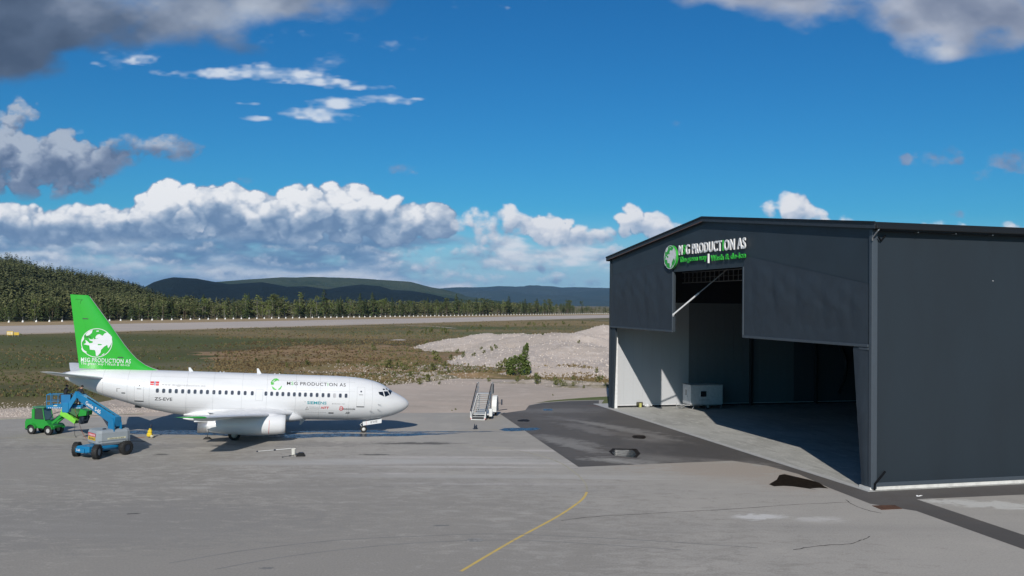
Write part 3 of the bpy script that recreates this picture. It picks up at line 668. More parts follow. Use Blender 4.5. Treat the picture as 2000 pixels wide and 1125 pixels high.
# ------------------------------------------------------------------ trees
def leaf_mat(name, c1, c2, sc=.25):
    m, nt, b = bsdf(name); L = nt.links
    gi = nt.nodes.new('ShaderNodeNewGeometry'); v = nt.nodes.new('ShaderNodeTexCoord').outputs['Object']
    oi = nt.nodes.new('ShaderNodeObjectInfo')
    rnd = E(nt, gi.outputs['Random Per Island'])*.6+E(nt, oi.outputs['Random'])*.4
    L.new(mixc(nt, rnd.step(.15, .85), c1, c2), b.inputs['Base Color'])
    b.inputs['Roughness'].default_value = .8; b.inputs['Specular IOR Level'].default_value = .15
    b.inputs['Subsurface Weight'].default_value = 0
    return m
spruce_m = leaf_mat('spruce_needles', (.040, .060, .022), (.075, .100, .036))
pine_m = leaf_mat('pine_needles', (.065, .088, .034), (.115, .130, .050))
birch_m = leaf_mat('birch_leaves', (.095, .130, .036), (.165, .190, .058))
stuff_m = leaf_mat('forest_leaves', (.048, .064, .026), (.150, .155, .066))
bark_m = mat('bark', (.11, .08, .055), .9, var=.15, scale=2); birchbark = mat('birch_bark', (.24, .22, .19), .9, var=.2, scale=2)
def quad_leaf(r, p, s, flat=.6):
    a = r.uniform(0, 6.283); t = r.uniform(-flat, flat); u = Vector((math.cos(a), math.sin(a), t)).normalized(); w = u.cross(Vector((r.uniform(-1, 1), r.uniform(-1, 1), r.uniform(.1, 1)))).normalized()
    return [p+u*s*r.uniform(.7, 1.2), p+w*s*r.uniform(.5, .9), p-u*s*r.uniform(.6, 1.1), p-w*s*r.uniform(.5, .9)]
def conifer(seed, n=260, wide=.17, top=1.0, start=.08):
    """crown of a 1 m tall conifer"""
    r = random.Random(seed); g = G()
    for i in range(n):
        t = r.uniform(0, 1)**.8; z = start+(top-start)*t
        R0 = wide*(1-t)**.85*(1+.25*math.sin(t*38+seed))+.012; a = r.uniform(0, 6.283); q = r.uniform(.35, 1)
        p = Vector((math.cos(a)*R0*q, math.sin(a)*R0*q, z-R0*q*.35)); d = Vector((math.cos(a), math.sin(a), -.45)).normalized(); w = Vector((-math.sin(a), math.cos(a), 0))
        L = R0*.55+.012; W = L*r.uniform(.35, .6)
        g.add([p-d*L*.5-w*W*.3, p-d*L*.4+w*W*.3, p+d*L*.6+w*W*.5+Vector((0, 0, -.01)), p+d*L*.6-w*W*.5], [(0, 1, 2, 3)])
    return g
def pinecrown(seed, n=240):
    r = random.Random(seed); g = G(); cl = [(Vector((r.uniform(-.11, .11), r.uniform(-.11, .11), r.uniform(.5, .93))), r.uniform(.06, .12)) for _ in range(11)]
    for i in range(n):
        c, R0 = cl[r.randrange(len(cl))]; v = Vector((r.gauss(0, 1), r.gauss(0, 1), r.gauss(0, .7))).normalized()*R0*r.uniform(.5, 1)
        v *= 1.15-.5*(c.z-.5); g.add(quad_leaf(r, c+v, .026), [(0, 1, 2, 3)])
    return g
def leafcrown(seed, n=320, lo=.2):
    r = random.Random(seed); g = G(); cl = []
    for _ in range(13):
        z = r.uniform(lo+.05, .92); rr = .20*math.sin(math.pi*min(1, (z-lo+.1)/(1.05-lo)))**.7; a = r.uniform(0, 6.283); q = r.uniform(0, .8)
        cl.append((Vector((math.cos(a)*rr*q, math.sin(a)*rr*q, z)), r.uniform(.07, .12)))
    for i in range(n):
        c, R0 = cl[r.randrange(len(cl))]; v = Vector((r.gauss(0, 1), r.gauss(0, 1), r.gauss(0, 1))).normalized()*R0*r.uniform(.6, 1.05)
        g.add(quad_leaf(r, c+v, .022, .9), [(0, 1, 2, 3)])
    return g
def trunk(h, r0=.016, seed=0):
    r = random.Random(seed); g = G(); p = Vector((0, 0, -.02)); n = 5
    for i in range(n):
        q = Vector((r.uniform(-.006, .006)*i, r.uniform(-.006, .006)*i, h*(i+1)/n)); g.tube(p, q, r0*(1-.8*i/n), r0*(1-.8*(i+1)/n), 6); p = q
    for k in range(4):
        z = h*r.uniform(.5, .9); a = r.uniform(0, 6.283); g.tube((0, 0, z), (math.cos(a)*.07, math.sin(a)*.07, z+.05), r0*.3, r0*.12, 4)
    return g
KINDS = []
for k, (mk, mm, bm, nm, lab) in enumerate([
    (lambda s: conifer(s), spruce_m, bark_m, 'spruce_tree', 'tall dark spruce with pointed crown in the tree line beyond the runway'),
    (lambda s: conifer(s, 240, .21, .97, .05), spruce_m, bark_m, 'spruce_tree', 'broad dark spruce in the tree line beyond the runway'),
    (lambda s: pinecrown(s), pine_m, bark_m, 'pine_tree', 'pine with a bare stem and high rounded crown beyond the runway fence'),
    (lambda s: pinecrown(s, 260), pine_m, bark_m, 'pine_tree', 'pine with a bare stem and high rounded crown beyond the runway fence'),
    (lambda s: leafcrown(s), birch_m, birchbark, 'birch_tree', 'light green birch in the tree line beyond the runway'),
    (lambda s: leafcrown(s, 340, .1), birch_m, birchbark, 'birch_tree', 'light green birch in the tree line beyond the runway')]):
    for sub in range(2):
        t_ = thing(nm, lab, 'tree', place(0, 0, 0), 'trees standing along the far side of the runway fence')
        trunk(.8 if k > 1 else .9, .013, k*9+sub).obj('trunk', bm, t_); mk(k*17+sub*5+3).obj('crown', mm, t_)
        KINDS.append([t_, True, k])
unused = None; r = random.Random(5); cnt = 0
spots = []
for i in range(300):
    s = 900*((i+.5)/300)**1.25-28 + r.uniform(-2, 2); dd = 8+r.uniform(0, 1)**1.5*26; spots.append((s, dd))
for s, dd in spots:
    p = FB+fdir*s+fn*dd
    u = s/900
    if u < .12: k = r.choice([0, 0, 1, 1, 4, 5, 2]); h = r.uniform(7, 13)
    elif u < .45: k = r.choice([4, 5, 0, 1, 2, 0, 4, 5, 3]); h = r.uniform(10, 17.5)
    else: k = r.choice([2, 3, 2, 3, 0, 4, 3]); h = r.uniform(11, 17)
    if u > .93: h *= .7
    h *= 1.1
    if k in (0, 1): h *= r.choice([.65, .85, 1.0, 1.15, 1.3])
    else: h *= r.uniform(.7, 1.12)
    e = KINDS[k*2+r.randrange(2)]
    M = place(p.x, p.y, -.1, r.uniform(0, 6.28)) @ Matrix.Diagonal((h*r.uniform(.8, 1.5), h*r.uniform(.8, 1.5), h, 1))
    if e[1]: e[0].matrix_world = M; e[1] = False
    else: copy_thing(e[0], M)

# the wood behind them and on the hill: uncountable
def forest(name, pts, seed, lod, m):
    """merged mesh of many small trees: pts = (x, y, z, h, kind)"""
    rg = np.random.default_rng(seed); V = []; Fa = []; o = 0
    protos = []
    for s in range(3):
        for fn_ in (lambda s: conifer(s, lod, .19), lambda s: leafcrown(s, lod, .15), lambda s: pinecrown(s, lod)):
            g = fn_(s*7+seed); v = np.array([tuple(p) for p in g.v]); c = v.mean(0); nf = len(g.f)
            q = v.reshape(nf, 4, 3); cc = q.mean(1, keepdims=True); q = cc+(q-cc)*1.9; protos.append(q.reshape(-1, 3))
    for (x, y, z, h, k) in pts:
        v = protos[rg.integers(3)*3+k]; a = rg.uniform(0, 6.28); ca, sa = math.cos(a), math.sin(a); w = h*rg.uniform(.8, 1.7)
        q = np.empty_like(v); q[:, 0] = (v[:, 0]*ca-v[:, 1]*sa)*w+x; q[:, 1] = (v[:, 0]*sa+v[:, 1]*ca)*w+y; q[:, 2] = v[:, 2]*h+z
        V.append(q)
    V = np.concatenate(V); nf = len(V)//4; me = bpy.data.meshes.new(name)
    me.vertices.add(len(V)); me.vertices.foreach_set('co', V.astype(np.float32).ravel())
    me.loops.add(len(V)); me.loops.foreach_set('vertex_index', np.arange(len(V), dtype=np.int32))
    me.polygons.add(nf); me.polygons.foreach_set('loop_start', np.arange(nf, dtype=np.int32)*4); me.update(calc_edges=True); me.validate()
    me.materials.append(m); return me
r = random.Random(9); pts = []
for i in range(1500):      # band behind the first rows
    s = 1000*r.uniform(0, 1)**1.1-90; dd = 30+r.uniform(0, 90); p = FB+fdir*s+fn*dd; k = r.choice([0, 0, 1, 2]); pts.append((p.x, p.y, lhill_z(p.x, p.y)-.3, r.uniform(9, 15.5)*(1 if s < 850 else .75), k))
for i in range(240):      # thin line towards the end of the runway
    s = r.uniform(900, 1900); dd = r.uniform(8, 80); p = FB+fdir*s+fn*dd; pts.append((p.x, p.y, -.3, r.uniform(6, 12), r.choice([0, 2, 1])))
link('forest', forest('forest', pts, 3, 46, stuff_m), label='dark mixed forest behind the first row of trees beyond the runway', cat='forest', kind='stuff')
pts = []; tries = 0
while len(pts) < 5600 and tries < 60000:
    tries += 1
    az = r.uniform(-.60, LHx[-1]); D0 = fence_dist(az)+32; D1 = max(1250.0, D0+285); D = math.sqrt(r.uniform(D0*D0, (D1+60)**2)); x, y = math.sin(az)*D, math.cos(az)*D
    z = lhill_z(x, y); patch = mnoise.noise((x*.012, y*.012, 4.4))
    k = 0 if patch+r.uniform(-.3, .3) > .06 else r.choice([1, 1, 1, 2]); pts.append((x, y, z-.5, r.uniform(6, 13) if k else r.uniform(9, 19)*(1.0 if r.random() < .8 else .6), k))
link('hill_forest', forest('hill_forest', pts, 6, 34, stuff_m), label='dense mixed forest covering the hill behind the tail fin', cat='forest', kind='stuff')

# ------------------------------------------------------------------ airfield fence with white feet
post_m = mat('fence_post', (.30, .31, .32), .6, .3); foot_m = mat('fence_foot', (.80, .79, .76), .8)
fence = thing('perimeter_fence', 'long wire fence with pale concrete feet running along the far side of the runway', 'fence', place(FB.x, FB.y, -.05, math.atan2(fdir.y, fdir.x)))
def local_post(s):
    g = G(); g.tube((0, 0, 0), (0, 0, 2.5), .05, .05, 5); g.tube((0, -.0, 2.4), (0, -.55, 2.75), .04, .03, 4); g.tube((0, 0, 2.4), (0, .55, 2.75), .04, .03, 4); return g
pm = local_post(0).mesh('post'); pm.materials.append(post_m)
g = G(); g.lathe([(0, .55), (.35, .5), (1.0, .2), (1.05, 0.05)], (0, 0, 0), 'z', 8); fm_ = g.mesh('foot'); fm_.materials.append(foot_m)
for i in range(-3, 150):
    s = i*7.6; p = link('post', pm, fence, place(s, 0)); link('foot', fm_, p)
for z in (.9, 1.7, 2.4):
    g = G(); g.tube((-40, 0, z), (1150, 0, z), .018, .018, 4); g.obj('wire', post_m, fence)
r = random.Random(2)

# ------------------------------------------------------------------ gravel heaps behind the yard
heap_m = ground_mat('heap_gravel', (.52, .445, .385), (.42, .36, .31), (.58, .51, .45), .06, 3.5, .97, .9, grain=.42, patches=[(*gp(1150, 735, 2), 20, 4, .3, (.40, .33, .25), .7, .9), (*gp(980, 700, 2), 16, 3, .2, (.42, .34, .26), .5, .9)])
HC = [(9, 158, 14, 10, 1.5, .35), (31, 160, 25, 17, 2.7, .2), (50, 175, 20, 22, 3.0, 0), (30, 172, 22, 22, 3.0, .2), (3, 190, 18, 26, 2.6, 0), (gp(1060, 712)[0]+6, 205, 26, 30, 4.6, .1), (34, 232, 34, 46, 3.7, .1), (60, 215, 30, 50, 4.2, 0), (14, 225, 30, 32, 4.9, 0), (-6, 246, 24, 22, 3.7, 0), (gp(900, 690)[0], 238, 17, 16, 2.6, .1), (2, 255, 26, 22, 4.2, 0), (24, 182, 15, 19, 2.0, .5), (-16, 236, 10, 8, 1.6, 0), (27, 265, 40, 26, 5.0, 0)]
def heap_z(x, y):
    z = 0
    for cx, cy, rx, ry, h, rot in HC:
        dx, dy = x-cx, y-cy; c, s = math.cos(rot), math.sin(rot); u, v = (dx*c+dy*s)/rx, (-dx*s+dy*c)/ry; q = math.sqrt(u*u+v*v)
        z = max(z, h*max(0, 1-q)**.9*1.15) if h else z
    n_ = mnoise.fractal((x*.05, y*.05, 2.2), 1, 2, 5)
    return -.5+z*(1+.22*n_)+n_*.7+mnoise.noise((x*.35, y*.35, 0))*.18
g = G(); rows = []
for j in range(130):
    y = 136+174*j/129; rows.append([(x, y, heap_z(x, y)) for x in np.linspace(-45, 110, 130)])
g.grid(rows); g.obj('gravel_heap', heap_m, kind='structure')
# low mounds in the brown field, so that it is not a table top
fm2 = ground_mat('mound_soil', (.25, .165, .09), (.165, .13, .058), (.30, .215, .13), .07, 3.0, .95, .6, grain=.3)
fm3 = ground_mat('stony_ground', (.36, .31, .265), (.17, .15, .085), (.42, .37, .33), .14, 4.0, .95, .6, grain=.35)
MOUNDS = [(gp(690, 720), 15, 7, .9, fm2), (gp(780, 712), 9, 6, 1.1, fm2), (gp(830, 735), 7, 4, 1.0, fm3), (gp(870, 720), 12, 6, .7, fm3), (gp(560, 700), 18, 9, .8, fm2), (gp(740, 740), 8, 3, .5, fm2), (gp(1080, 748), 12, 2.5, .7, fm3), (gp(1150, 756), 8, 1.6, .5, fm3), (gp(930, 735), 7, 3, .9, fm2), (gp(640, 690), 30, 14, 1.2, fm2), (gp(720, 680), 24, 12, 1.0, fm2)]
for i, ((cx, cy), rx, ry, h, m_) in enumerate(MOUNDS):
    g = G(); rows = []
    for j in range(26):
        row = []
        for k in range(40):
            u, v = -1+2*k/39, -1+2*j/25; q = math.hypot(u, v)+.25*mnoise.noise((u*2.2+i, v*2.2, i)); x, y = cx+u*rx*1.1, cy+v*ry*1.1
            row.append((x, y, -.2+h*max(0, 1-q)**.8*(1+.6*mnoise.noise((x*.4, y*.4, i)))+.06*mnoise.noise((x*1.9, y*1.9, 3))))
        rows.append(row)
    g.grid(rows); g.obj('soil_mound', m_, kind='structure')
def surf_z(x, y):
    z = -.08
    if -45 < x < 110 and 136 < y < 310: z = max(z, heap_z(x, y))
    for i, ((cx, cy), rx, ry, h, m_) in enumerate(MOUNDS):
        u, v = (x-cx)/rx/1.1, (y-cy)/ry/1.1
        if abs(u) < 1 and abs(v) < 1:
            q = math.hypot(u, v)+.25*mnoise.noise((u*2.2+i, v*2.2, i)); z = max(z, -.2+h*max(0, 1-q)**.8*(1+.6*mnoise.noise((x*.4, y*.4, i))))
    return z

# loose stones and grass: uncountable
def scatter(name, n, fn_pos, make, mats, label, cat, seed):
    rg = random.Random(seed); g = G(); c = 0
    while c < n:
        p = fn_pos(rg)
        if p is None: continue
        make(g, rg, *p); c += 1
    me = bpy.data.meshes.new(name); me.from_pydata(g.v, [], g.f); me.polygons.foreach_set('material_index', g.mi)
    for m_ in mats: me.materials.append(m_)
    link(name, me, label=label, cat=cat, kind='stuff')
def stone(g, rg, x, y, z, s):
    v = [(x+rg.uniform(.5, 1)*s*math.cos(a), y+rg.uniform(.5, 1)*s*math.sin(a), z-.1*s) for a in (0, 1.3, 2.5, 3.8, 5.0)]
    v += [(x+rg.uniform(-.3, .3)*s, y+rg.uniform(-.3, .3)*s, z+s*rg.uniform(.4, .9))]
    g.add(v, [(i, (i+1) % 5, 5) for i in range(5)], rg.randrange(2))
st_a = mat('stone_pale', (.58, .51, .45), .9, var=.1); st_b = mat('stone_grey', (.42, .36, .31), .9, var=.1)
def heap_pos(rg):
    x = rg.uniform(-30, 75); y = 142+128*rg.uniform(0, 1)**1.3; z = heap_z(x, y)
    return (x, y, z, rg.uniform(.08, .34)) if z > .1 else None
scatter('heap_stones', 9000, heap_pos, stone, [st_a, st_b], 'loose pale stones strewn over the gravel heap', 'stones', 3)
ax, ay = gp(300, 812)
def strip_pos(rg):          # stony band along the back edge of the apron
    t = rg.uniform(-.3, 1.3); px = -60+560*t/1.3+40; y = 0
    a = gp(px, np.interp(px, [0, 300, 600], [816, 806, 802])); x, yy = a[0]+rg.uniform(-1, 1), a[1]+abs(rg.gauss(0, 1))*5+.6
    return (x, yy, -.05, rg.uniform(.04, .14))
scatter('verge_stones', 7000, strip_pos, stone, [st_a, st_b], 'coarse stones in the verge behind the back edge of the apron', 'stones', 4)
def rub_pos(rg):
    cx, cy = gp(rg.choice([640, 700, 745, 790, 830, 860, 905, 1080, 1130]), rg.uniform(716, 752)); x, y = cx+rg.gauss(0, 3), cy+rg.gauss(0, 2); return (x, y, surf_z(x, y), rg.uniform(.05, .2))
scatter('rubble', 3500, rub_pos, stone, [st_a, st_b], 'scattered rubble among the weeds beyond the nose of the airliner', 'rubble', 6)
tuft_ms = [mat('grass_green', (.085, .100, .028), .9, var=.1), mat('grass_dry', (.19, .140, .062), .9, var=.1), mat('grass_brown', (.085, .052, .022), .9, var=.1)]
def tuft(g, rg, x, y, z, s, mi):
    for _ in range(4):
        a = rg.uniform(0, 6.28); c, sn = math.cos(a)*s*.5, math.sin(a)*s*.5; dx, dy = rg.uniform(-.4, .4)*s, rg.uniform(-.4, .4)*s
        g.add([(x-c+dx, y-sn+dy, z-.05), (x+c+dx, y+sn+dy, z-.05), (x+dx*1.9, y+dy*1.9, z+s*rg.uniform(.5, 1.1))], [(0, 1, 2)], mi)
def field_pos(rg):
    px = rg.uniform(-80, 1190); py = 625+(rg.uniform(0, 1)**.75)*150
    lim = np.interp(px, [0, 300, 600, 740, 760, 890, 1000, 1190], [788, 765, 762, 756, 748, 733, 735, 748])
    if py > lim: return None
    x, y = gp(px, py)
    if (Vector((x, y))-Vector(rn)).dot(fn) > -3: return None
    z = surf_z(x, y)
    if z > .35 and -45 < x < 110 and 140 < y < 310 and heap_z(x, y) > .2: return None
    far = y/150
    n_ = mnoise.noise((x*.03, y*.03, 1)); brown = math.exp(-((px-560)/170)**2-((py-690)/26)**2)
    gr = .55 if px < 420 else .25
    if rg.uniform(0, 1) < brown*.6+.12: mi = 2
    else: mi = 0 if n_+rg.uniform(-.4, .4) > .25-gr+(.18 if px > 600 else 0) else 1
    if px < 420 and rg.uniform(0, 1) < .8: return None
    if mnoise.noise((x*.05, y*.05, 8))+rg.uniform(-.25, .25) < -.12: return None
    return (x, y, z, rg.uniform(.10, .34)*(.8+.25*far), mi)
scatter('grass_tufts', 22000, field_pos, tuft, tuft_ms, 'uneven green and dry grass growing across the airfield between apron and runway', 'grass', 8)

# shrubs
bush_m = leaf_mat('willow_leaves', (.075, .110, .028), (.150, .190, .055)); weed_m = leaf_mat('weed_leaves', (.10, .12, .04), (.17, .17, .06))
def shrub(seed, n, lobes, s=.03):
    r = random.Random(seed); g = G()
    for i in range(n):
        c, R0 = lobes[r.randrange(len(lobes))]; v = Vector((r.gauss(0, 1), r.gauss(0, 1), r.gauss(0, 1))).normalized()*r.uniform(.45, 1.0)
        v = Vector((v.x*R0[0], v.y*R0[0], v.z*R0[1])); p = Vector(c)+v
        if p.z < .01: p.z = r.uniform(0, .06)
        g.add(quad_leaf(r, p, s, .9), [(0, 1, 2, 3)])
    return g
bx, by = gp(1013, 733); bush = thing('bush', 'large leafy green bush leaning right in front of the gravel heap', 'bush', place(bx, by, surf_z(bx, by)-.2))
shrub(4, 3400, [((-1.35, 0, 1.4), (.85, 1.2)), ((-1.3, 0, 2.6), (.65, .8)), ((-.3, .2, 1.2), (1.1, 1.1)), ((.9, 0, 1.2), (1.05, 1.1)), ((.5, 0, 2.4), (1.1, 1.0)), ((.8, 0, 3.4), (.95, 1.0)), ((1.15, 0, 4.5), (.6, .9)), ((1.35, 0, 5.2), (.3, .6)), ((-1.6, 0, 2.0), (.8, .9)), ((1.3, 0, 2.2), (.8, .9)), ((.3, -.3, 3.0), (.7, .7)), ((-.6, 0, 2.9), (.6, .8)), ((-1.5, .2, .6), (.6, .6)), ((1.6, .1, 1.3), (.5, .9))], .16).obj('foliage', bush_m, bush)
g = G()
for a in range(7): g.tube((.1*a-.3, 0, 0), (-1.5+a*.5, .2*math.sin(a), 3.0+.2*a), .06, .02, 5)
g.obj('stem', bark_m, bush)
wp = thing('shrub', 'small upright weedy shrub among stones in the field beyond the airliner', 'shrub', place(0, 0), 'small shrubs on the rough ground')
shrub(2, 170, [((0, 0, .45), (.35, .45)), ((.2, .1, .7), (.2, .3)), ((-.25, 0, .35), (.3, .3))], .085).obj('foliage', weed_m, wp)
g = G(); [g.tube((0, 0, 0), (.25*math.cos(a), .25*math.sin(a), .8), .02, .008, 4) for a in (0, 2, 4)]; g.obj('stem', bark_m, wp)
r = random.Random(31); first = True
SP = [(718, 716, 1.4), (758, 722, 2.2), (775, 720, 1.6), (788, 724, 2.4), (812, 716, 1.7), (851, 703, 2.7), (860, 708, 1.8), (880, 706, 2.4), (893, 690, 2.0), (845, 724, 2.2), (868, 722, 2.0), (876, 728, 1.7), (835, 745, 1.8), (820, 750, 1.5), (982, 722, 3.6), (976, 728, 1.8), (1048, 750, 2.3), (1086, 752, 2.0), (1098, 756, 1.6), (1168, 745, 1.6), (905, 705, 1.8), (925, 704, 1.5), (945, 703, 1.6), (960, 702, 1.5), (1157, 655, 4.0), (1010, 748, 1.3), (955, 745, 1.2), (1030, 746, 1.2), (1120, 756, 1.0), (1140, 758, .9), (1184, 756, 1.0), (860, 668, 1.6), (905, 676, 1.4), (940, 690, 1.4), (968, 696, 1.6), (1060, 690, 1.1), (1090, 672, 1.0), (1130, 700, 1.1), (1150, 680, 1.0), (1100, 725, 1.2), (1165, 735, 1.2), (1050, 738, 1.6), (1120, 742, 1.4), (1175, 742, 1.4), (700, 752, 1.0), (660, 712, 1.8), (600, 716, 1.6), (560, 718, 1.5), (925, 672, 2.0), (886, 672, 2.0), (832, 674, 2.2), (730, 690, 2.0), (500, 706, 1.3), (800, 738, 1.4), (858, 750, .9), (890, 800, .45), (883, 802, .35), (1080, 772, .5)]
for i in range(45): SP.append((r.uniform(790, 1160), 0, 0))
for (px, py, s) in SP:
    if py == 0: py = np.interp(px, [790, 960, 1160], [652, 640, 630])+r.uniform(-3, 5); s = r.uniform(1.3, 3.2)
    x, y = gp(px, py); z = surf_z(x, y); s *= .72; M = place(x, y, z-.05, r.uniform(0, 6)) @ Matrix.Diagonal((s*r.uniform(.7, 1.3), s*r.uniform(.7, 1.3), s*r.uniform(.8, 1.2), 1))
    if first: wp.matrix_world = M; first = False
    else: copy_thing(wp, M)
# roots heap by the hangar, runway signs
root_m = mat('dead_wood', (.12, .075, .05), .9, var=.1)
x, y = gp(1180, 652); t_ = thing('brush_pile', 'pile of dead brown roots and branches beside the left edge of the hangar', 'brush pile', place(x, y, 0))
for q in range(3):
    g = G(); rr = random.Random(q)
    for i in range(26):
        a = rr.uniform(0, 6.28); p = Vector((rr.uniform(-6, 6), rr.uniform(-2, 2), rr.uniform(0, 1.5))); d = Vector((math.cos(a), math.sin(a)*.5, rr.uniform(0, 1.2)))*rr.uniform(1, 2.6); g.tube(p, p+d, .16, .04, 4)
    g.obj('branches', root_m, t_, place(q*.5, 0))
x, y = gp(22, 657); sg = thing('airfield_sign', 'yellow airfield sign board on two legs at the near edge of the runway', 'sign', place(x, y, -.08, -.1))
g = G(); g.bev(-1.5, .7, -.12, .12, .45, 1.7, .04); g.obj('panel', mat('sign_yellow', (.62, .42, .06), .5), sg)
g = G(); g.bev(.95, 2.6, -.1, .1, .5, 1.4, .04); g.obj('panel', mat('sign_yellow', (.62, .42, .06), .5), sg)
for xx in (-1.2, .4, 1.2, 2.3):
    g = G(); g.tube((xx, 0, 0), (xx, 0, .5), .06); g.obj('leg', post_m, sg)
for i, xx in enumerate((-1.2, -.55, .1)):
    g = G(); g.box(xx, xx+.32, -.128, -.122, .65, 1.5); g.obj('stripe', mat('sign_white', (.75, .72, .62), .5), sg)
# ------------------------------------------------------------------ hangar (local x along the front, y inwards)
clad = mat('cladding_grey', (.0185, .0265, .035), .5, var=.06, scale=.35, bump=.06, bscale=3, spec=.4, stretch=(.8, .8, .25))
canvas = mat('canvas_grey', (.032, .043, .056), .6, var=.05, scale=.5, bump=.35, bscale=1.1, spec=.4)
trimg = mat('trim_grey', (.055, .068, .084), .4, var=.03, spec=.5)
black = mat('roof_black', (.010, .012, .015), .5, var=.05, spec=.3); tin = mat('bare_steel', (.35, .36, .37), .35, .8, var=.05)
white_in = mat('white_wall_panel', (.45, .465, .485), .6, var=.01, scale=.4)
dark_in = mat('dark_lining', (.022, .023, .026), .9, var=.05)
H = thing('hangar', 'big dark grey aircraft hangar with open front and low pitched roof', 'hangar', HM)
W = HW; OL, OR_, OT, OB = 17.2, 30.95, 15.4, 9.45      # upper notch of the door opening, and the height of the low parts
def eave(x): return HE+(HR-HE)*(1-abs(x-W/2)/(W/2))
g = G(); T = .22        # front wall: everything above the opening
g.prism([(0, .03), (1.1, .03), (1.75, OB), (OL, OB), (OL, OT), (OR_, OT), (OR_, OB), (W-2.0, OB), (W-1.02, .03), (W, .03), (W, HE), (W/2, HR), (0, HE)], 0, T, 'y')
g.obj('front_wall', mat('front_cladding', (.030, .041, .052), .5, var=.05, scale=.3, bump=.08, bscale=2, spec=.4), H)
# fabric door curtains hanging over the front wall, with folds
def curtain(x0, x1, z0, ztop, seed):
    g = G(); nx, nz = 60, 30; rows = []
    for j in range(nz+1):
        row = []
        for i in range(nx+1):
            x = x0+(x1-x0)*i/nx; zt = ztop(x); z = z0+(zt-z0)*j/nz; t = j/nz; u = i/nx
            bulge = .10*math.sin(math.pi*min(1, (1-t)*1.3))*abs(math.sin(math.pi*(u*5+.15*seed)))**.7
            wr = .045*mnoise.noise((x*.9, z*.35, seed))+.03*mnoise.noise((x*2.6+z, z*1.1, seed+3)) + .02*math.sin((x+z*1.4)*2.2)*(t > .5)
            e = min(1, 6*t, 6*(1-t), 8*u, 8*(1-u)); row.append((x, -.05-max(0, (bulge+wr)*e+.02), z))
        rows.append(row)
    g.grid(rows)
    for a, b in ((0, 0),): pass
    return g
curtain(.5, OL-.03, OB+.06, lambda x: 15.55+.068*x, 1).obj('door_curtain', canvas, H)
curtain(OR_+.03, W-.35, OB+.06, lambda x: 16.35-(x-31)*.165 if x > 31 else 16.35, 4).obj('door_curtain', canvas, H)
for x0, x1 in ((.4, OL), (OR_, W-.3)):
    g = G(); g.bev(x0, x1, -.16, -.004, OB-.03, OB+.16, .02); g.obj('curtain_rail', trimg, H)
for x0 in (OL-.12, OR_-.05):
    g = G(); g.bev(x0, x0+.17, -.14, -.004, OB+.17, OT, .02); g.obj('curtain_rail', trimg, H)
# corner columns
g = G(); g.bev(-.06, .34, -.10, .3, .03, HE-.05, .04); g.obj('corner_trim', clad, H)
g = G(); g.bev(W-.30, W+.07, -.10, .35, .06, HE-.15, .05); g.obj('corner_trim', trimg, H)
# sloped canvas jamb on the right with creases
g = G(); rows = []
for j in range(31):
    z = .15+(OB-.3)*j/30; xa = W-1.02-.98*j/30; row = []
    for i in range(9):
        x = xa+(W-.32-xa)*i/8; fold = .05*mnoise.noise((x*1.3, z*.5, 9))+.035*math.sin((z*1.3-x*2.4)*1.6)*math.exp(-((z-4.4)/1.6)**2)+.03*math.sin((z*9+x*5))*math.exp(-(z/.9)**2)
        row.append((x, -.04-.05*math.sin(math.pi*i/8)-abs(fold), z))
    rows.append(row)
g.grid(rows); g.obj('jamb_curtain', canvas, H)
g = G(); g.bev(W-1.3, W-.3, -.12, -.004, OB-.22, OB-.06, .02); g.obj('jamb_rail', trimg, H)
# side walls: dark outside, white inside
g = G(); g.box(W-.2, W, T+.002, HD, .24, HE); g.obj('side_wall', clad, H)
g = G(); g.box(0, .2, T+.002, HD, .03, HE); g.obj('side_wall', clad, H)
g = G(); g.prism([(0, .03), (W, .03), (W, HE), (W/2, HR), (0, HE)], HD+.002, HD+.2, 'y'); g.obj('back_wall', clad, H)
# inner wall panels with joints: white, with interior shade painted in further back
wp0 = None
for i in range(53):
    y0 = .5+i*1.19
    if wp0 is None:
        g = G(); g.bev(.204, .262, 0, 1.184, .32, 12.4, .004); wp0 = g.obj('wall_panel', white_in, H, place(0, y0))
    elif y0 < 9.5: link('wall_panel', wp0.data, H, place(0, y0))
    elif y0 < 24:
        if y0 < 10.7: wpm = wp0.data.copy(); wpm.materials.clear(); wpm.materials.append(mat('shaded_wall_panel', (.17, .18, .19), .7, var=.02))
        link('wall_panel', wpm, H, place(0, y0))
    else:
        if y0 < 25.2: wpd = wp0.data.copy(); wpd.materials.clear(); wpd.materials.append(mat('deep_shaded_wall_panel', (.07, .078, .088), .7, var=.02))
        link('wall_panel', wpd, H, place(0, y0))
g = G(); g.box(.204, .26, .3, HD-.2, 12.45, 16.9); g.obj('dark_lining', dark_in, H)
g = G(); g.box(.204, .30, .3, HD, .24, .315); g.obj('sill_rail', mat('white_trim', (.72, .73, .74), .5), H)
g = G(); g.box(.204, .25, .3, HD, .03, .235); g.obj('plinth', dark_in, H)
g = G(); g.box(.9, 1.02, .222, .60, .03, OB-.25); g.box(.264, .9, .224, .30, .03, OB-.25); g.obj('inner_jamb', mat('white_trim', (.72, .73, .74), .5), H)
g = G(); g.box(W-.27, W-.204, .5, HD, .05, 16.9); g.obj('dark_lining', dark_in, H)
g = G(); g.box(.27, W-.27, HD-.1, HD, .05, 16.9); g.obj('dark_lining', dark_in, H)
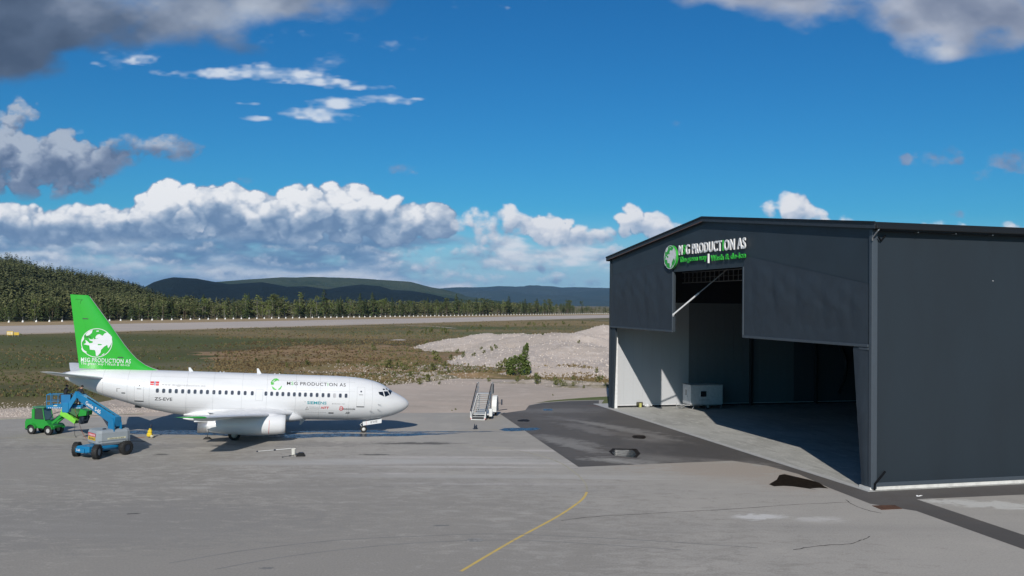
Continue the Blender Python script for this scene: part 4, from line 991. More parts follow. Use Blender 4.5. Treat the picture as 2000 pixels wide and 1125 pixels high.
# roof
g = G()
for s in (0, 1):
    x0, x1 = (-.55, W/2) if s == 0 else (W/2, W+.62); z0 = eave(0)-.55*.1
    za, zb = (z0, HR) if s == 0 else (HR, HE-.06)
    g.prism([(x0, za+.05), (x1, zb+.05), (x1, zb+.32), (x0, za+.32)], -.30, HD+.3, 'y')
g.obj('roof', black, H)
g = G()
for s in (0, 1):
    x0, x1 = (-.57, W/2) if s == 0 else (W/2, W+.64); za, zb = (HE-.06, HR) if s == 0 else (HR, HE-.065)
    g.prism([(x0, za-.12), (x1, zb-.12), (x1, zb+.20), (x0, za+.20)], -.36, -.305, 'y')
g.obj('roof_fascia', mat('fascia_grey', (.030, .036, .044), .5), H)
g = G()
for s in (0, 1):
    x0, x1 = (-.57, W/2) if s == 0 else (W/2, W+.64); za, zb = (HE-.06, HR) if s == 0 else (HR, HE-.065)
    g.prism([(x0, za+.205), (x1, zb+.205), (x1, zb+.36), (x0, za+.36)], -.42, -.302, 'y')
g.obj('roof_edge', black, H)
g = G(); g.prism([(W/2, HR-.1), (W/2-23.5, HE-.02), (W/2-23.5, HE-.06), (W/2, HR-.14)], -.375, -.362, 'y'); g.obj('copper_strip', mat('copper_strip', (.22, .12, .09), .5), H)
g = G(); g.bev(W+.62, W+.80, -.3, HD+.3, HE-.22, HE+.06, .05); g.obj('gutter', black, H)
g = G(); g.bev(-.75, -.57, -.3, HD+.3, HE-.22, HE+.06, .05); g.obj('gutter', black, H)
g = G(); g.box(W+.002, W+.62, .24, HD, HE-.30, HE-.1); g.obj('soffit', black, H)
for i in range(16):
    g = G() if i == 0 else g
    if i == 0: g.box(0, .42, 0, .06, -.06, 0); br = g.obj('gutter_bracket', tin, H, place(W+.2, 3.0, HE-.31))
    else: link('gutter_bracket', br.data, H, place(W+.2, 3.0+i*3.0, HE-.31))
g = G(); g.path([(W+.70, -.05, HE-.2), (W+.66, -.12, HE-.32), (W+.16, -.16, HE-.75), (W+.12, -.14, HE-.95)], .055, 8); g.obj('downpipe', tin, H)
g = G(); g.path([(W+.14, .9, 1.25), (W+.14, .62, .95), (W+.14, .12, .45), (W+.12, .10, .05)], .07, 8); g.path([(W+.14, .86, HE-.55), (W+.14, .5, HE-.95), (W+.3, .2, HE-.7)], .05, 6); g.obj('drain_hose', mat('rubber', (.008, .009, .011), .95, spec=.05), H)
g = G(); g.box(W-.05, W+.03, .3, HD, -.05, .235); g.obj('footing', mat('white_footing', (.62, .61, .58), .8, var=.08, scale=2), H)
g = G(); g.bev(W+.004, W+.05, .3, HD, .236, .50, .01); g.obj('base_flashing', trimg, H)
g = G(); g.box(W-1.1, W+.03, -.18, .29, .031, .19); g.obj('front_footing', mat('white_footing', (.62, .61, .58), .8), H)
g = G(); g.lathe([(0, .06), (.05, .05), (.06, 0.01)], (W, 9.6, 14.0), 'x', 10); g.obj('wall_vent', tin, H)
# inside the hangar: lattice girder, pipe frames, hanging hoses
gir = mat('girder_grey', (.30, .31, .32), .6)
for z in (15.95, 14.75, 15.35): g = G(); g.bev(.4, W-.4, 9.0, 9.12, z, z+(.10 if z != 15.35 else .04), .01); g.obj('girder_chord', gir, H)
pst = None
for i in range(44):
    if pst is None:
        g = G(); g.bev(0, .07, 0, .09, 14.82, 15.98, .01); pst = g.obj('girder_post', gir, H, place(1.0, 9.0))
    else: link('girder_post', pst.data, H, place(1.0+i*1.06, 9.0))
for yy in (9, 18, 27, 36, 45, 54):
    for s in (0, 1):
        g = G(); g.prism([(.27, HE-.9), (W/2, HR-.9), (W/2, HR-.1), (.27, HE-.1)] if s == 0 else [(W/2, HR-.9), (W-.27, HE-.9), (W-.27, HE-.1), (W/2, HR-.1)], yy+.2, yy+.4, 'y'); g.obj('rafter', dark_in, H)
    if yy > 9:
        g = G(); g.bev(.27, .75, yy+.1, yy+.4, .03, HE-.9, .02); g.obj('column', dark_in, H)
hose = mat('black_hose', (.008, .008, .009), .5)
for (y0, sag) in ((30.0, 1.2), (33.5, .6), (38.5, 1.5), (43.0, .5)):
    g = G(); P = [(.9+.5*math.sin(t*2.2+y0), y0+sag*math.sin(t*math.pi)*1.2, 8.6-7.2*t) for t in np.linspace(0, 1, 12)]; g.path(P, .20, 8); g.obj('hanging_hose', hose, H)
# door strut
st = thing('door_strut', 'slim telescopic steel strut holding the door curtain edge inside the upper opening', 'strut', HM)
a = Vector((OL+.16, -.05, 11.2)); b = Vector((OL+4.2, 3.6, 15.6)); mid = a.lerp(b, .48)
g = G(); g.tube(a, mid, .085, .085, 10); g.tube(a, a+Vector((-.12, 0, -.18)), .13, .10, 10); g.obj('outer_tube', mat('galvanised', (.66, .67, .68), .4), st)
g = G(); g.tube(mid, b, .055, .055, 8); g.obj('inner_rod', mat('rod', (.25, .26, .27), .4), st)

# ------------------------------------------------------------------ sign on the gable
sw = mat('sign_letters_white', (.80, .80, .80), .45); sgn = mat('sign_letters_green', (.035, .42, .045), .45); sd = mat('sign_return', (.06, .07, .075), .6)
S = thing('company_sign', 'raised white and green company lettering with round globe emblem above the hangar door', 'sign', HM)
cx, cz, cr, rx = 17.05, 16.86, 1.17, 1.40
g = G(); n = 48; f = [(cx+rx*math.cos(2*math.pi*i/n), cz+cr*math.sin(2*math.pi*i/n)) for i in range(n)]; g.prism(f, -.34, -.10, 'y'); gd = g.obj('globe_disc', sgn, S)
for p, fs in globe_polys():
    g = G(); v = [(cx+q[0]*rx, -.345, cz+q[1]*cr) for q in p]; g.add(v, fs); m_ = max(len(fs), 1); o = g.obj('globe_land' if m_ == 1 else 'globe_rim', sw, gd)
g = G(); g.prism([(cx+rx*1.0*math.cos(a)*1.02, cz+cr*math.sin(a)*1.02) for a in np.linspace(0, 2*math.pi, 49)[:-1]], -.10, -.06, 'y'); g.obj('globe_back', sd, S)
def sign_line(s, x0, x1, z0, z1, z0b, greens, allgreen=False, hcap=None):
    v, f = text_tris(s, x1-x0, None, .012, ext=.0, spacing=1.10); hh = hcap/.70; v[:, 1] *= hh
    for i, (iv, fs) in enumerate(islands(v, f)):
        tilt = (z0b-z0)/(x1-x0); g = G()
        P = [(x0+p[0], -.24, z0+p[1]+tilt*p[0]) for p in iv]; Q = [(p[0], -.14, p[2]) for p in P]
        g.add(P, fs); nn = len(P)
        # returns: outline edges used once
        ed = {}
        for t_ in fs:
            for a_, b_ in zip(t_, t_[1:]+t_[:1]): ed[(min(a_, b_), max(a_, b_))] = ed.get((min(a_, b_), max(a_, b_)), 0)+1
        e1 = [e for e, c in ed.items() if c == 1]; g.add(P+Q, [(a_, b_, nn+b_, nn+a_) for a_, b_ in e1], 1)
        green = allgreen or i in greens
        if s.startswith('The') and iv[:, 0].max()-iv[:, 0].min() < .16 and iv[:, 1].max() > .5*hcap and 5.3 < iv[:, 0].min() < 6.3: green = False
        m1 = sgn if green else sw; g.obj('letter', [m1, m1 if green else sw], S)
sign_line('MSG PRODUCTION AS', 18.75, 31.5, 16.98, 17.95, 16.90, {1, 10}, hcap=.92)
sign_line('The green way', 18.95, 24.5, 16.12, 16.6, 16.13, set(), True, hcap=.50)
sign_line('Wash & de-ice', 25.35, 31.5, 16.12, 16.6, 16.13, set(), True, hcap=.50)
g = G(); g.bev(24.85, 24.97, -.27, -.12, 15.95, 16.80, .01); g.obj('divider_bar', sw, S)

# ------------------------------------------------------------------ cabin trailer just inside the door
tw = mat('trailer_white', (.62, .63, .64), .45); seam = mat('seam_grey', (.25, .26, .27), .6); glass = mat('dark_glass', (.015, .018, .022), .12, spec=.8)
galv = mat('galvanised_frame', (.45, .46, .47), .4, .5); rub = mat('tyre_rubber', (.018, .018, .018), .75, var=.1, scale=8); rubg = mat('wheel_grey', (.45, .45, .44), .5)
TR = thing('cabin_trailer', 'white box shaped cabin trailer with dark window parked inside the hangar', 'trailer', HM@place(3.55, 8.7, .03))
LX, LY = 2.1, 4.1    # local x across (towards the camera is +x), y along the wall
g = G(); g.bev(-LX, 0, 0, LY, .55, 2.75, .03); g.obj('body', tw, TR)
g = G(); g.bev(-LX-.06, .06, -.06, LY+.06, 2.752, 2.84, .03); g.obj('roof', mat('trailer_roof', (.5, .51, .52), .5), TR)
g = G(); g.box(-1.55, -.75, -.03, -.002, .72, 2.5); d_ = g.obj('door', mat('trailer_door', (.68, .69, .70), .45), TR)
g = G(); g.box(-1.35, -.95, -.04, -.031, 1.55, 2.2); g.obj('pane', mat('frosted_pane', (.25, .27, .29), .3), d_)
g = G(); g.box(-.88, -.80, -.06, -.031, 1.4, 1.52); g.obj('handle', seam, d_)
g = G(); g.box(.002, .03, 1.20, 2.05, 1.40, 2.16); w_ = g.obj('window', mat('trailer_frame', (.66, .67, .68), .4), TR)
g = G(); g.box(.031, .04, 1.26, 1.99, 1.46, 2.10); g.obj('pane', glass, w_)
g = G(); g.box(.002, .02, 1.1, 2.4, 1.06, 1.10); g.obj('rubbing_strip', seam, TR)
g = G(); g.box(-LX+.1, -.1, .1, LY-.1, .42, .54); g.obj('chassis', galv, TR)
for x in (-.25, -LX+.25):
    g = G(); g.lathe([(-.09, .1), (-.09, .29), (.09, .29), (.09, .1)], (x, 2.3, .29), 'x', 20, caps=False); w_ = g.obj('wheel', rub, TR)
    g = G(); g.lathe([(-.1, .02), (-.1, .16), (.1, .16), (.1, .02)], (x, 2.3, .29), 'x', 16); g.obj('rim', rubg, w_)
g = G(); g.tube((-LX+.3, .1, .45), (-LX/2, -1.3, .45), .04); g.tube((-.3, .1, .45), (-LX/2, -1.3, .45), .04); g.tube((-LX/2, -1.3, 0), (-LX/2, -1.3, .65), .035); g.obj('drawbar', galv, TR)
for y_ in (.25, LY-.3):
    g = G(); g.tube((-.08, y_, 0), (-.08, y_+.25, .5), .03); g.obj('support_leg', galv, TR)
g = G()
for k in range(3): g.box(-1.5, -.8, -.35-.25*k, -.12-.25*k, .38-.13*k, .41-.13*k)
g.tube((-1.5, -.1, .45), (-1.5, -.95, 0), .02); g.tube((-.8, -.1, .45), (-.8, -.95, 0), .02); g.obj('steps', galv, TR)
# small things at the foot of the white wall
t_ = thing('door_motor', 'small yellow and black winch motor at the foot of the white inner wall', 'winch', HM@place(.35, 3.25, .03))
g = G(); g.bev(0, .3, 0, .75, .2, .62, .05); g.obj('motor', mat('winch_dark', (.07, .065, .04), .6), t_)
g = G(); g.bev(.02, .34, .28, .56, 0, .5, .04); g.obj('stand', mat('winch_yellow', (.50, .50, .16), .6), t_)
t_ = thing('pipe_valve', 'small pale pipe fitting on the floor beside the yellow winch motor', 'pipe fitting', HM@place(.4, 4.3, .03))
g = G(); g.lathe([(0, .12), (.2, .12), (.2, .2), (.6, .2), (.6, .1), (.9, .1)], (0, 0, .18), 'y', 12); g.obj('body', tw, t_)
# ------------------------------------------------------------------ airliner. local: x forward (nose at 0), y to port, z up
PY, PP, PZ = .26119, -.042606, .2314
PM = Matrix.Translation((-9.680, 84.271, 0)) @ Matrix.Rotation(PY, 4, 'Z') @ Matrix(((1, 0, 0, 0), (0, 1, 0, 0), (math.tan(PP), 0, 1, PZ+math.tan(PP)*15.4), (0, 0, 0, 1)))
# the fuselage sits slightly nose down: apply as a rotation about the main gear
PM = Matrix.Translation((-9.680, 84.271, 0)) @ Matrix.Rotation(PY, 4, 'Z') @ Matrix.Translation((-15.4, 0, PZ)) @ Matrix.Rotation(-PP, 4, 'Y') @ Matrix.Translation((15.4, 0, 0))
paint = mat('aircraft_white', (.70, .71, .725), .30, var=.028, scale=.9, spec=.5, coat=.25, stretch=(.35, 1, 1.6)); green = mat('aircraft_green', (.028, .40, .030), .3, var=.02, scale=.5, coat=.3)
gline = mat('seam_line', (.42, .43, .44), .6); pglass = mat('cabin_glass', (.055, .062, .085), .2, spec=.7); cglass = mat('cockpit_glass', (.012, .016, .022), .08, spec=.9)
metal = mat('brushed_metal', (.50, .50, .50), .35, .7, var=.06); dgrey = mat('dark_grey', (.045, .047, .05), .6); ink = mat('ink_black', (.02, .02, .022), .5); inkg = mat('ink_grey', (.28, .28, .28), .6)
lgt = mat('light_grey_paint', (.50, .51, .52), .4); redp = mat('print_red', (.62, .02, .03), .5); teal = mat('print_teal', (.03, .30, .36), .5); grn = mat('print_green', (.10, .50, .08), .5); blue = mat('print_blue', (.05, .08, .28), .5)
A = thing('airliner', 'white twin jet airliner with green tail fin parked on the apron', 'airliner', PM)
TB = np.array([[0, 2.95, 2.95, .0], [.03, 3.07, 2.83, .13], [.08, 3.17, 2.72, .25], [.3, 3.42, 2.48, .5], [.7, 3.68, 2.22, .78], [1.2, 3.93, 2.0, 1.03], [1.75, 4.2, 1.8, 1.25], [2.1, 4.46, 1.71, 1.37], [2.5, 4.72, 1.62, 1.47], [3.3, 5.02, 1.5, 1.65], [4.3, 5.22, 1.42, 1.77], [5.5, 5.33, 1.37, 1.85], [7, 5.37, 1.36, 1.88],
    [12, 5.37, 1.36, 1.88], [18.0, 5.37, 1.36, 1.88], [19.5, 5.37, 1.46, 1.88], [21, 5.37, 1.66, 1.87], [23, 5.37, 2.05, 1.80], [25, 5.36, 2.6, 1.62], [27, 5.3, 3.2, 1.28], [28.4, 5.2, 3.75, .92], [29.2, 5.08, 4.15, .62], [29.54, 4.9, 4.4, .35]])
def sec(s): return tuple(float(np.interp(s, TB[:, 0], TB[:, k])) for k in (1, 2, 3))
def smooth_sec(s):
    w = .35 if s > 3 else .08
    a = [sec(max(0, s+d)) for d in (-w, -w/2, 0, w/2, w)]
    if s < .35: return sec(s)
    return tuple(sum(q[k] for q in a)/5 for k in range(3))
def hull(s, th, off=0.0):
    """point on the skin; th from starboard side (0) over the top (pi/2)"""
    zt, zb, hw = smooth_sec(s); zc = zb+.52*(zt-zb); Hh = (zt-zc) if math.sin(th) >= 0 else (zc-zb)
    return (-s, -(hw+off)*math.cos(th), zc+(Hh+off)*math.sin(th))
def hz(s, z, off=0.012, side=1):
    zt, zb, hw = smooth_sec(s); zc = zb+.52*(zt-zb); Hh = (zt-zc) if z >= zc else (zc-zb)
    q = min(.999, abs(z-zc)/Hh); c = math.sqrt(1-q*q); nz = q*math.copysign(1, z-zc)
    return (-s, -side*(hw*c+off*c), z+off*nz)
st_ = sorted(set([0.004, .01, .02, .03, .05, .08, .12, .18, .25, .35, .5, .7, .95] + list(np.arange(1.2, 8, .25)) + list(np.arange(8, 20, 1.0)) + list(np.arange(20, 29.3, .5)) + [29.3, 29.45, 29.54]))
g = G(); g.loft([[hull(s, 2*math.pi*i/56) for i in range(56)] for s in st_]); fus = g.obj('fuselage', paint, A)
def skin(name, s0, s1, z0, z1, m, off=.008, parent=A, ns=4, nz=8, side=1, slant=0.0):
    g = G(); g.grid([[hz(s0+(s1-s0)*i/ns+slant*(j/nz), z0+(z1-z0)*j/nz, off, side) for i in range(ns+1)] for j in range(nz+1)]); return g.obj(name, m, parent)
def skin_text(name, s, s_left, s_right, z0, z1, m, bold=0, parent=A, pick=None, shear=0, cap=None, off=.012, spacing=1.0):
    """lettering laid on the starboard skin, reading aft to forward"""
    v, f = text_tris(s, s_left-s_right, None, bold, shear, spacing); v[:, 1] *= cap/.70; isl = islands(v, f) if pick is not None else [(v, f)]
    for i, (iv, fs) in enumerate(isl):
        if pick is not None and i not in pick: continue
        q_ = [hz(s_left-p[0], z0+p[1]+(z1-z0)*p[0]/(s_left-s_right), off) for p in iv]
        g = G(); g.add(q_, fs); g.obj(name, m, parent)
# skin joints
for s_ in (3.6, 5.7, 8.3, 10.4, 12.9, 15.0, 17.4, 19.6, 22.6, 24.4, 26.4):
    g = G(); g.grid([[hull(s_+d_, t, .004) for d_ in (0, .016)] for t in np.linspace(-1.45, 1.5, 28)], smooth=False); g.obj('skin_joint', gline, A)
for z_ in (2.35, 4.12, 4.92):
    for a_, b_ in ((5.2, 13.0), (14.1, 22.9)):
        g = G(); g.grid([[hz(a_+(b_-a_)*i/24, z_+d_, .004) for i in range(25)] for d_ in (0, .010)], smooth=False); g.obj('skin_joint', gline, A)
# cabin windows
WS = [21.96, 21.45, 20.93, 20.43, 19.91, 19.4, 18.9, 18.39, 17.88, 17.35, 16.85, 16.33, 15.82, 15.27, 14.74, 14.14, 13.52, 12.98, 12.49, 12.01, 11.53, 11.03, 10.54, 10.07, 9.58, 9.07, 8.56, 8.04, 7.54, 7.03, 6.51, 6.0]
def window(side, s, z=3.76, hwid=.125, hh=.185):
    rr = []
    for i in range(16):
        t = 2*math.pi*i/16; c, q = math.cos(t), math.sin(t); rr.append((math.copysign(abs(c)**.6, c)*hwid, math.copysign(abs(q)**.6, q)*hh))
    def pl(k, off): return [hz(s+a*k, z+b*k, off, side) for a, b in rr]
    return pl(1.22, .002), pl(1.1, .014), pl(1.0, .005)
for side in (1,):
    for i, s in enumerate(WS):
        r0, r1, r2 = window(side, s); g = G(); n = 16
        g.add(r0+r1+r2, [(a, (a+1) % n, n+(a+1) % n, n+a) for a in range(n)]+[(n+a, n+(a+1) % n, 2*n+(a+1) % n, 2*n+a) for a in range(n)]); f_ = g.obj('window', paint, A)
        g = G(); g.add(r2, [tuple(range(n))]); g.obj('pane', mat('shaded_pane', (.42, .42, .44), .4) if i == 29 else pglass, f_)
# doors
def door(name, s0, s1, z0, z1, side=1, sill=True):
    d_ = skin(name, s0, s1, z0, z1, paint, .010, side=side)
    w = .02; g = G()
    for (a, b, c, d) in ((s0-w, s0, z0-w, z1+w), (s1, s1+w, z0-w, z1+w), (s0, s1, z1, z1+w), (s0, s1, z0-w, z0)):
        g.grid([[hz(a+(b-a)*i/2, c+(d-c)*j/8, .011, side) for i in range(3)] for j in range(9)])
    g.obj('door_seal', gline, d_)
    if sill:
        skin('sill_plate', s0-.02, s1+.02, z0-.09, z0-.025, dgrey, .016, d_, side=side, nz=2)
        m_ = (s0+s1)/2; skin('handle', m_-.18, m_+.18, z0+1.0, z0+1.06, inkg, .016, d_, nz=2, side=side)
        skin('door_window', m_-.08, m_+.06, z0+1.25, z0+1.38, pglass, .016, d_, nz=2, side=side)
    return d_
door('service_door', 4.32, 5.00, 2.84, 4.52); door('service_door', 23.08, 23.80, 2.84, 4.44)
door('overwing_exit', 13.25, 13.82, 3.14, 4.10, sill=False)
skin('hatch', 9.55, 9.60, 3.1, 3.16, dgrey, .01)
# cockpit glazing
CW_ = {'w1': [(3.06, 30.9), (2.64, 36.6), (2.5, 19.6), (2.97, 23.3)], 'w2': [(2.55, 38.5), (2.17, 48.9), (1.97, 36.0), (2.4, 20.1)], 'w3': [(2.11, 54.1), (1.84, 84), (1.62, 84), (1.89, 39.2)], 'e1': [(2.65, 48.4), (2.49, 53.3), (2.38, 49.8), (2.6, 43.3)], 'e2': [(2.35, 58.7), (2.25, 64.3), (2.12, 60.6), (2.27, 53.7)]}
for sd_ in (1, -1):
    for k_, q in CW_.items():
        g = G(); rows = []
        for j in range(7):
            a, b = j/6, 0; row = []
            for i in range(7):
                u, w = i/6, j/6; p0 = [q[0][c]*(1-u)+q[1][c]*u for c in (0, 1)]; p1 = [q[3][c]*(1-u)+q[2][c]*u for c in (0, 1)]
                ss, th = p0[0]*(1-w)+p1[0]*w, math.radians(p0[1]*(1-w)+p1[1]*w); x, y, z = hull(ss, th, .012); row.append((x, y*sd_, z))
            rows.append(row)
        g.grid(rows); g.obj('windshield' if k_ == 'w3' else 'cockpit_window', cglass, A)
# wings
def airfoil(le, te, y, z, th, n=12):
    c = te-le; up, lo = [], []
    for i in range(n+1):
        t = (1-math.cos(math.pi*i/n))/2; h = th*c*(1.48*math.sqrt(t)-.63*t-1.76*t*t+1.42*t**3-.507*t**4)*1.0
        up.append((-(le+c*t), y, z+h*1.05)); lo.append((-(le+c*t), y, z-h*.75))
    return up+lo[-2:0:-1]
WSEC = [(1.2, 10.3, 17.9, 1.94, .13), (1.9, 10.75, 17.8, 2.0, .125), (4.9, 12.45, 16.95, 2.25, .115), (9.5, 14.9, 18.1, 2.66, .105), (13.55, 17.07, 19.12, 3.01, .10)]
for sd_ in (1, -1):
    g = G(); g.loft([airfoil(le, te, -y*sd_, z, th) for y, le, te, z, th in WSEC]); wg = g.obj('wing', paint, A)
    g = G(); g.loft([airfoil(17.09, 19.12, -13.56*sd_, 3.012, .10), airfoil(17.4, 19.2, -13.95*sd_, 3.05, .09), airfoil(18.1, 19.3, -14.17*sd_, 3.08, .04)]); g.obj('wing_tip', green, wg)
    g = G(); g.box(-18.2, -17.5, -13.62*sd_-.01, -13.62*sd_+.01, 3.0, 3.06); 
    for y in (3.6, 7.4, 10.3):
        te = float(np.interp(y, [s[0] for s in WSEC], [s[2] for s in WSEC])); z = float(np.interp(y, [s[0] for s in WSEC], [s[3] for s in WSEC]))
        g = G(); g.lathe([(-te-.75, .02), (-te-.3, .12), (-te+.6, .19), (-te+1.5, .15), (-te+2.1, .02)], (0, -y*sd_, z-.22), 'x', 12); g.obj('flap_fairing', paint, wg)
    # engine nacelle
    y = -4.83*sd_
    NS = [(11.22, 1.50, .70), (11.28, 1.50, .77), (11.6, 1.49, .82), (12.4, 1.46, .86), (13.6, 1.42, .88), (15.0, 1.40, .86), (16.2, 1.36, .76), (17.1, 1.30, .62), (17.5, 1.27, .53)]
    g = G(); g.loft([[(-s, y+r_*math.cos(2*math.pi*i/28), zc+r_*math.sin(2*math.pi*i/28)) for i in range(28)] for s, zc, r_ in NS], caps=False)
    nc = g.obj('engine_nacelle', paint, A)
    g = G(); g.loft([[(-s, y+r_*math.cos(2*math.pi*i/28), 1.5+r_*math.sin(2*math.pi*i/28)) for i in range(28)] for s, r_ in ((11.26, .765), (11.20, .72), (11.22, .66), (11.4, .60), (12.2, .56))], caps=False); g.obj('intake_lip', metal, nc)
    g = G(); g.loft([[(-s, y+r_*math.cos(2*math.pi*i/20), 1.5+r_*math.sin(2*math.pi*i/20)) for i in range(20)] for s, r_ in ((12.2, .57), (12.21, .12), (11.8, .01))], caps=False); g.obj('engine_fan', dgrey, nc)
    g = G(); g.loft([[(-s, y+r_*math.cos(2*math.pi*i/24), zc+r_*math.sin(2*math.pi*i/24)) for i in range(24)] for s, zc, r_ in ((17.42, 1.20, .54), (17.5, 1.18, .51), (18.30, 1.08, .42), (18.28, 1.08, .38), (17.9, 1.10, .36), (17.88, 1.10, .05))], caps=False)
    ez = g.obj('exhaust_nozzle', metal, nc); 
    g = G(); g.lathe([(-17.56, .525), (-17.44, .545)], (0, y, 1.2), 'x', 24); g.obj('nozzle_band', lgt, ez)
    def py(s, zt, zb, w): return [(-s, y+w*a, zb+(zt-zb)*b) for a, b in ((-.6, 0), (.6, 0), (1, .35), (.9, .75), (.45, 1), (-.45, 1), (-.9, .75), (-1, .35))]
    g = G(); g.loft([py(11.7, 2.28, 2.15, .12), py(12.3, 2.42, 1.7, .38), py(13.2, 2.50, 1.6, .48), py(15.0, 2.42, 1.6, .5), py(16.8, 2.22, 1.55, .48), py(17.8, 1.95, 1.52, .34), py(18.62, 1.62, 1.52, .05)]); g.obj('pylon', paint, nc)
    if sd_ == 1:
        g = G()
        for i in range(10): 
            a0, a1 = math.radians(-60+i*9), math.radians(-60+(i+1)*9); g.add([(-12.55-dx, y-.872*math.cos(a), 1.455+.872*math.sin(a)) for dx, a in ((0, a0), (.03, a0), (.03, a1), (0, a1))], [(0, 1, 2, 3)])
        g.obj('red_stripe', redp, nc)
        g = G(); g.box(-15.9, -12.0, y-.50, y-.44, 1.96, 2.03); g.obj('strake', dgrey, nc)
# belly fairing
g = G(); BF = [(9.4, .3, 1.55, 1.45), (9.9, 1.3, 1.9, 1.28), (10.6, 1.86, 2.25, 1.18), (12, 2.02, 2.35, 1.14), (16, 2.02, 2.35, 1.16), (17.6, 1.98, 2.3, 1.22), (18.8, 1.6, 2.1, 1.4), (19.8, .8, 1.7, 1.5)]
g.loft([[(-s, hw*math.copysign(abs(math.cos(t))**.7, math.cos(t)), (zt+zb)/2+(zt-zb)/2*math.copysign(abs(math.sin(t))**.8, math.sin(t))) for t in np.linspace(0, 2*math.pi, 29)[:-1]] for s, hw, zt, zb in BF]); g.obj('belly_fairing', paint, A)
# tail
FIN = [(22.19, 5.36), (22.76, 5.55), (23.27, 5.77), (24.01, 6.28), (24.62, 6.92), (25.08, 7.48), (25.43, 7.95), (26.43, 9.32), (28.13, 11.50), (28.30, 11.62), (29.64, 11.60), (28.54, 5.30)]
def fin_half(s, z, side):     # thickness profile
    le = float(np.interp(z, [5.36, 5.55, 5.77, 6.28, 6.92, 7.48, 7.95, 9.32, 11.5], [22.19, 22.76, 23.27, 24.01, 24.62, 25.08, 25.43, 26.43, 28.13])); te = 28.54+(z-5.3)*.1746
    t = max(0, min(1, (s-le)/(te-le))); c = te-le; return side*max(.004, min(.22, .10*min(c, 3.6)*(1.6*math.sqrt(t)*(1-t)+.02)))
def fin_part(name, m, fr0, fr1, parent):
    g = G(); zs = [5.30, 5.45, 5.6, 5.8, 6.1, 6.5, 7.0, 7.5, 8.0, 9.0, 10.0, 11.0, 11.5, 11.6]
    for side in (1, -1):
        rows = []
        for z in zs:
            le = float(np.interp(z, [5.30, 5.55, 5.77, 6.28, 6.92, 7.48, 7.95, 9.32, 11.5, 11.6], [22.0, 22.76, 23.27, 24.01, 24.62, 25.08, 25.43, 26.43, 28.10, 28.25])); te = 28.54+(z-5.3)*.1746
            hg = te-(.30*(te-le) if z > 8 else .30*(te-25.6)); a = le if fr0 == 0 else hg+.006; b = hg if fr1 != 1 else te
            rows.append([(-(a+(b-a)*i/14), fin_half(a+(b-a)*i/14, z, side), z) for i in range(15)])
        g.grid(rows)
        if side == 1: top1 = rows[-1]
        else: g.add(top1+rows[-1], [(i, i+1, 16+i, 15+i) for i in range(14)])
    return g.obj(name, m, parent)
fin = fin_part('tail_fin', green, 0, .7, A); rud = fin_part('rudder', green, .7, 1, A)
g = G(); LEs = [(22.0, 5.30), (22.76, 5.55), (23.27, 5.77), (24.01, 6.28), (24.62, 6.92), (25.08, 7.48), (25.43, 7.95), (26.43, 9.32), (28.10, 11.5)]
g.path([(-s+.012, 0, z) for s, z in LEs], .03, 6); g.obj('leading_edge', metal, fin)
def fin_pt(s, z, off=.012): return (-s, fin_half(s, z, -1)-off, z)
def fin_text(s, sl, sr, z0, cap, bold, spacing=1.0):
    v, f = text_tris(s, sl-sr, None, bold, 0, spacing); v[:, 1] *= cap/.70; g = G(); g.add([fin_pt(sl-p[0], z0+p[1]) for p in v], f); g.obj('lettering', paint, fin)
fin_text('MSG PRODUCTION AS', 28.45, 24.45, 5.88, .36, .008, 1.08); fin_text('The green way I Wash & de-ice', 28.45, 24.52, 5.58, .22, .0, 1.08)
gb = None
for p, fs in globe_polys(True, 40):
    g = G(); g.add([fin_pt(27.27-q[0]*1.25, 7.55+q[1]*1.25, .02) for q in p], fs); g.obj('globe_land' if len(fs) == 1 else 'globe_rim', paint, fin)
for (s, z) in ((28.3, 9.55), (28.0, 8.0), (25.3, 6.35)):
    g = G(); g.add([fin_pt(s+.25, z, .03), fin_pt(s-.25, z, .03), fin_pt(s-.2, z+.07, .03), fin_pt(s+.2, z+.07, .03)], [(0, 1, 2, 3)]); g.obj('hinge_fairing', dgrey, fin)
g = G(); P = [(s, z) for s, z in ((28.62, 11.2), (28.75, 11.12), (28.8, 10.95), (28.78, 10.85))]
g.path([fin_pt(29.2, 11.2, .01)]+[fin_pt(s, z, .01) for s, z in P], .014, 5); g.obj('horn_gap', mat('gap_green', (.02, .16, .02), .6), fin)
SSEC = [(.35, 25.9, 29.25, 4.52, .10), (1.2, 26.35, 29.35, 4.62, .10), (3.4, 27.9, 29.95, 4.98, .09), (5.35, 29.35, 30.42, 5.34, .08), (5.49, 29.7, 30.40, 5.36, .04)]
for sd_ in (1, -1):
    g = G(); g.loft([airfoil(le, te, -y*sd_, z, th, 8) for y, le, te, z, th in SSEC]); g.obj('tailplane', lgt if 0 else paint, A)
g = G(); g.loft([[(-s, w*math.cos(t), z+h*math.sin(t)) for t in np.linspace(0, 2*math.pi, 13)[:-1]] for s, w, z, h in ((29.3, .36, 4.72, .30), (29.6, .3, 4.74, .24), (29.85, .14, 4.76, .12))]); g.obj('tail_cone', metal, A)
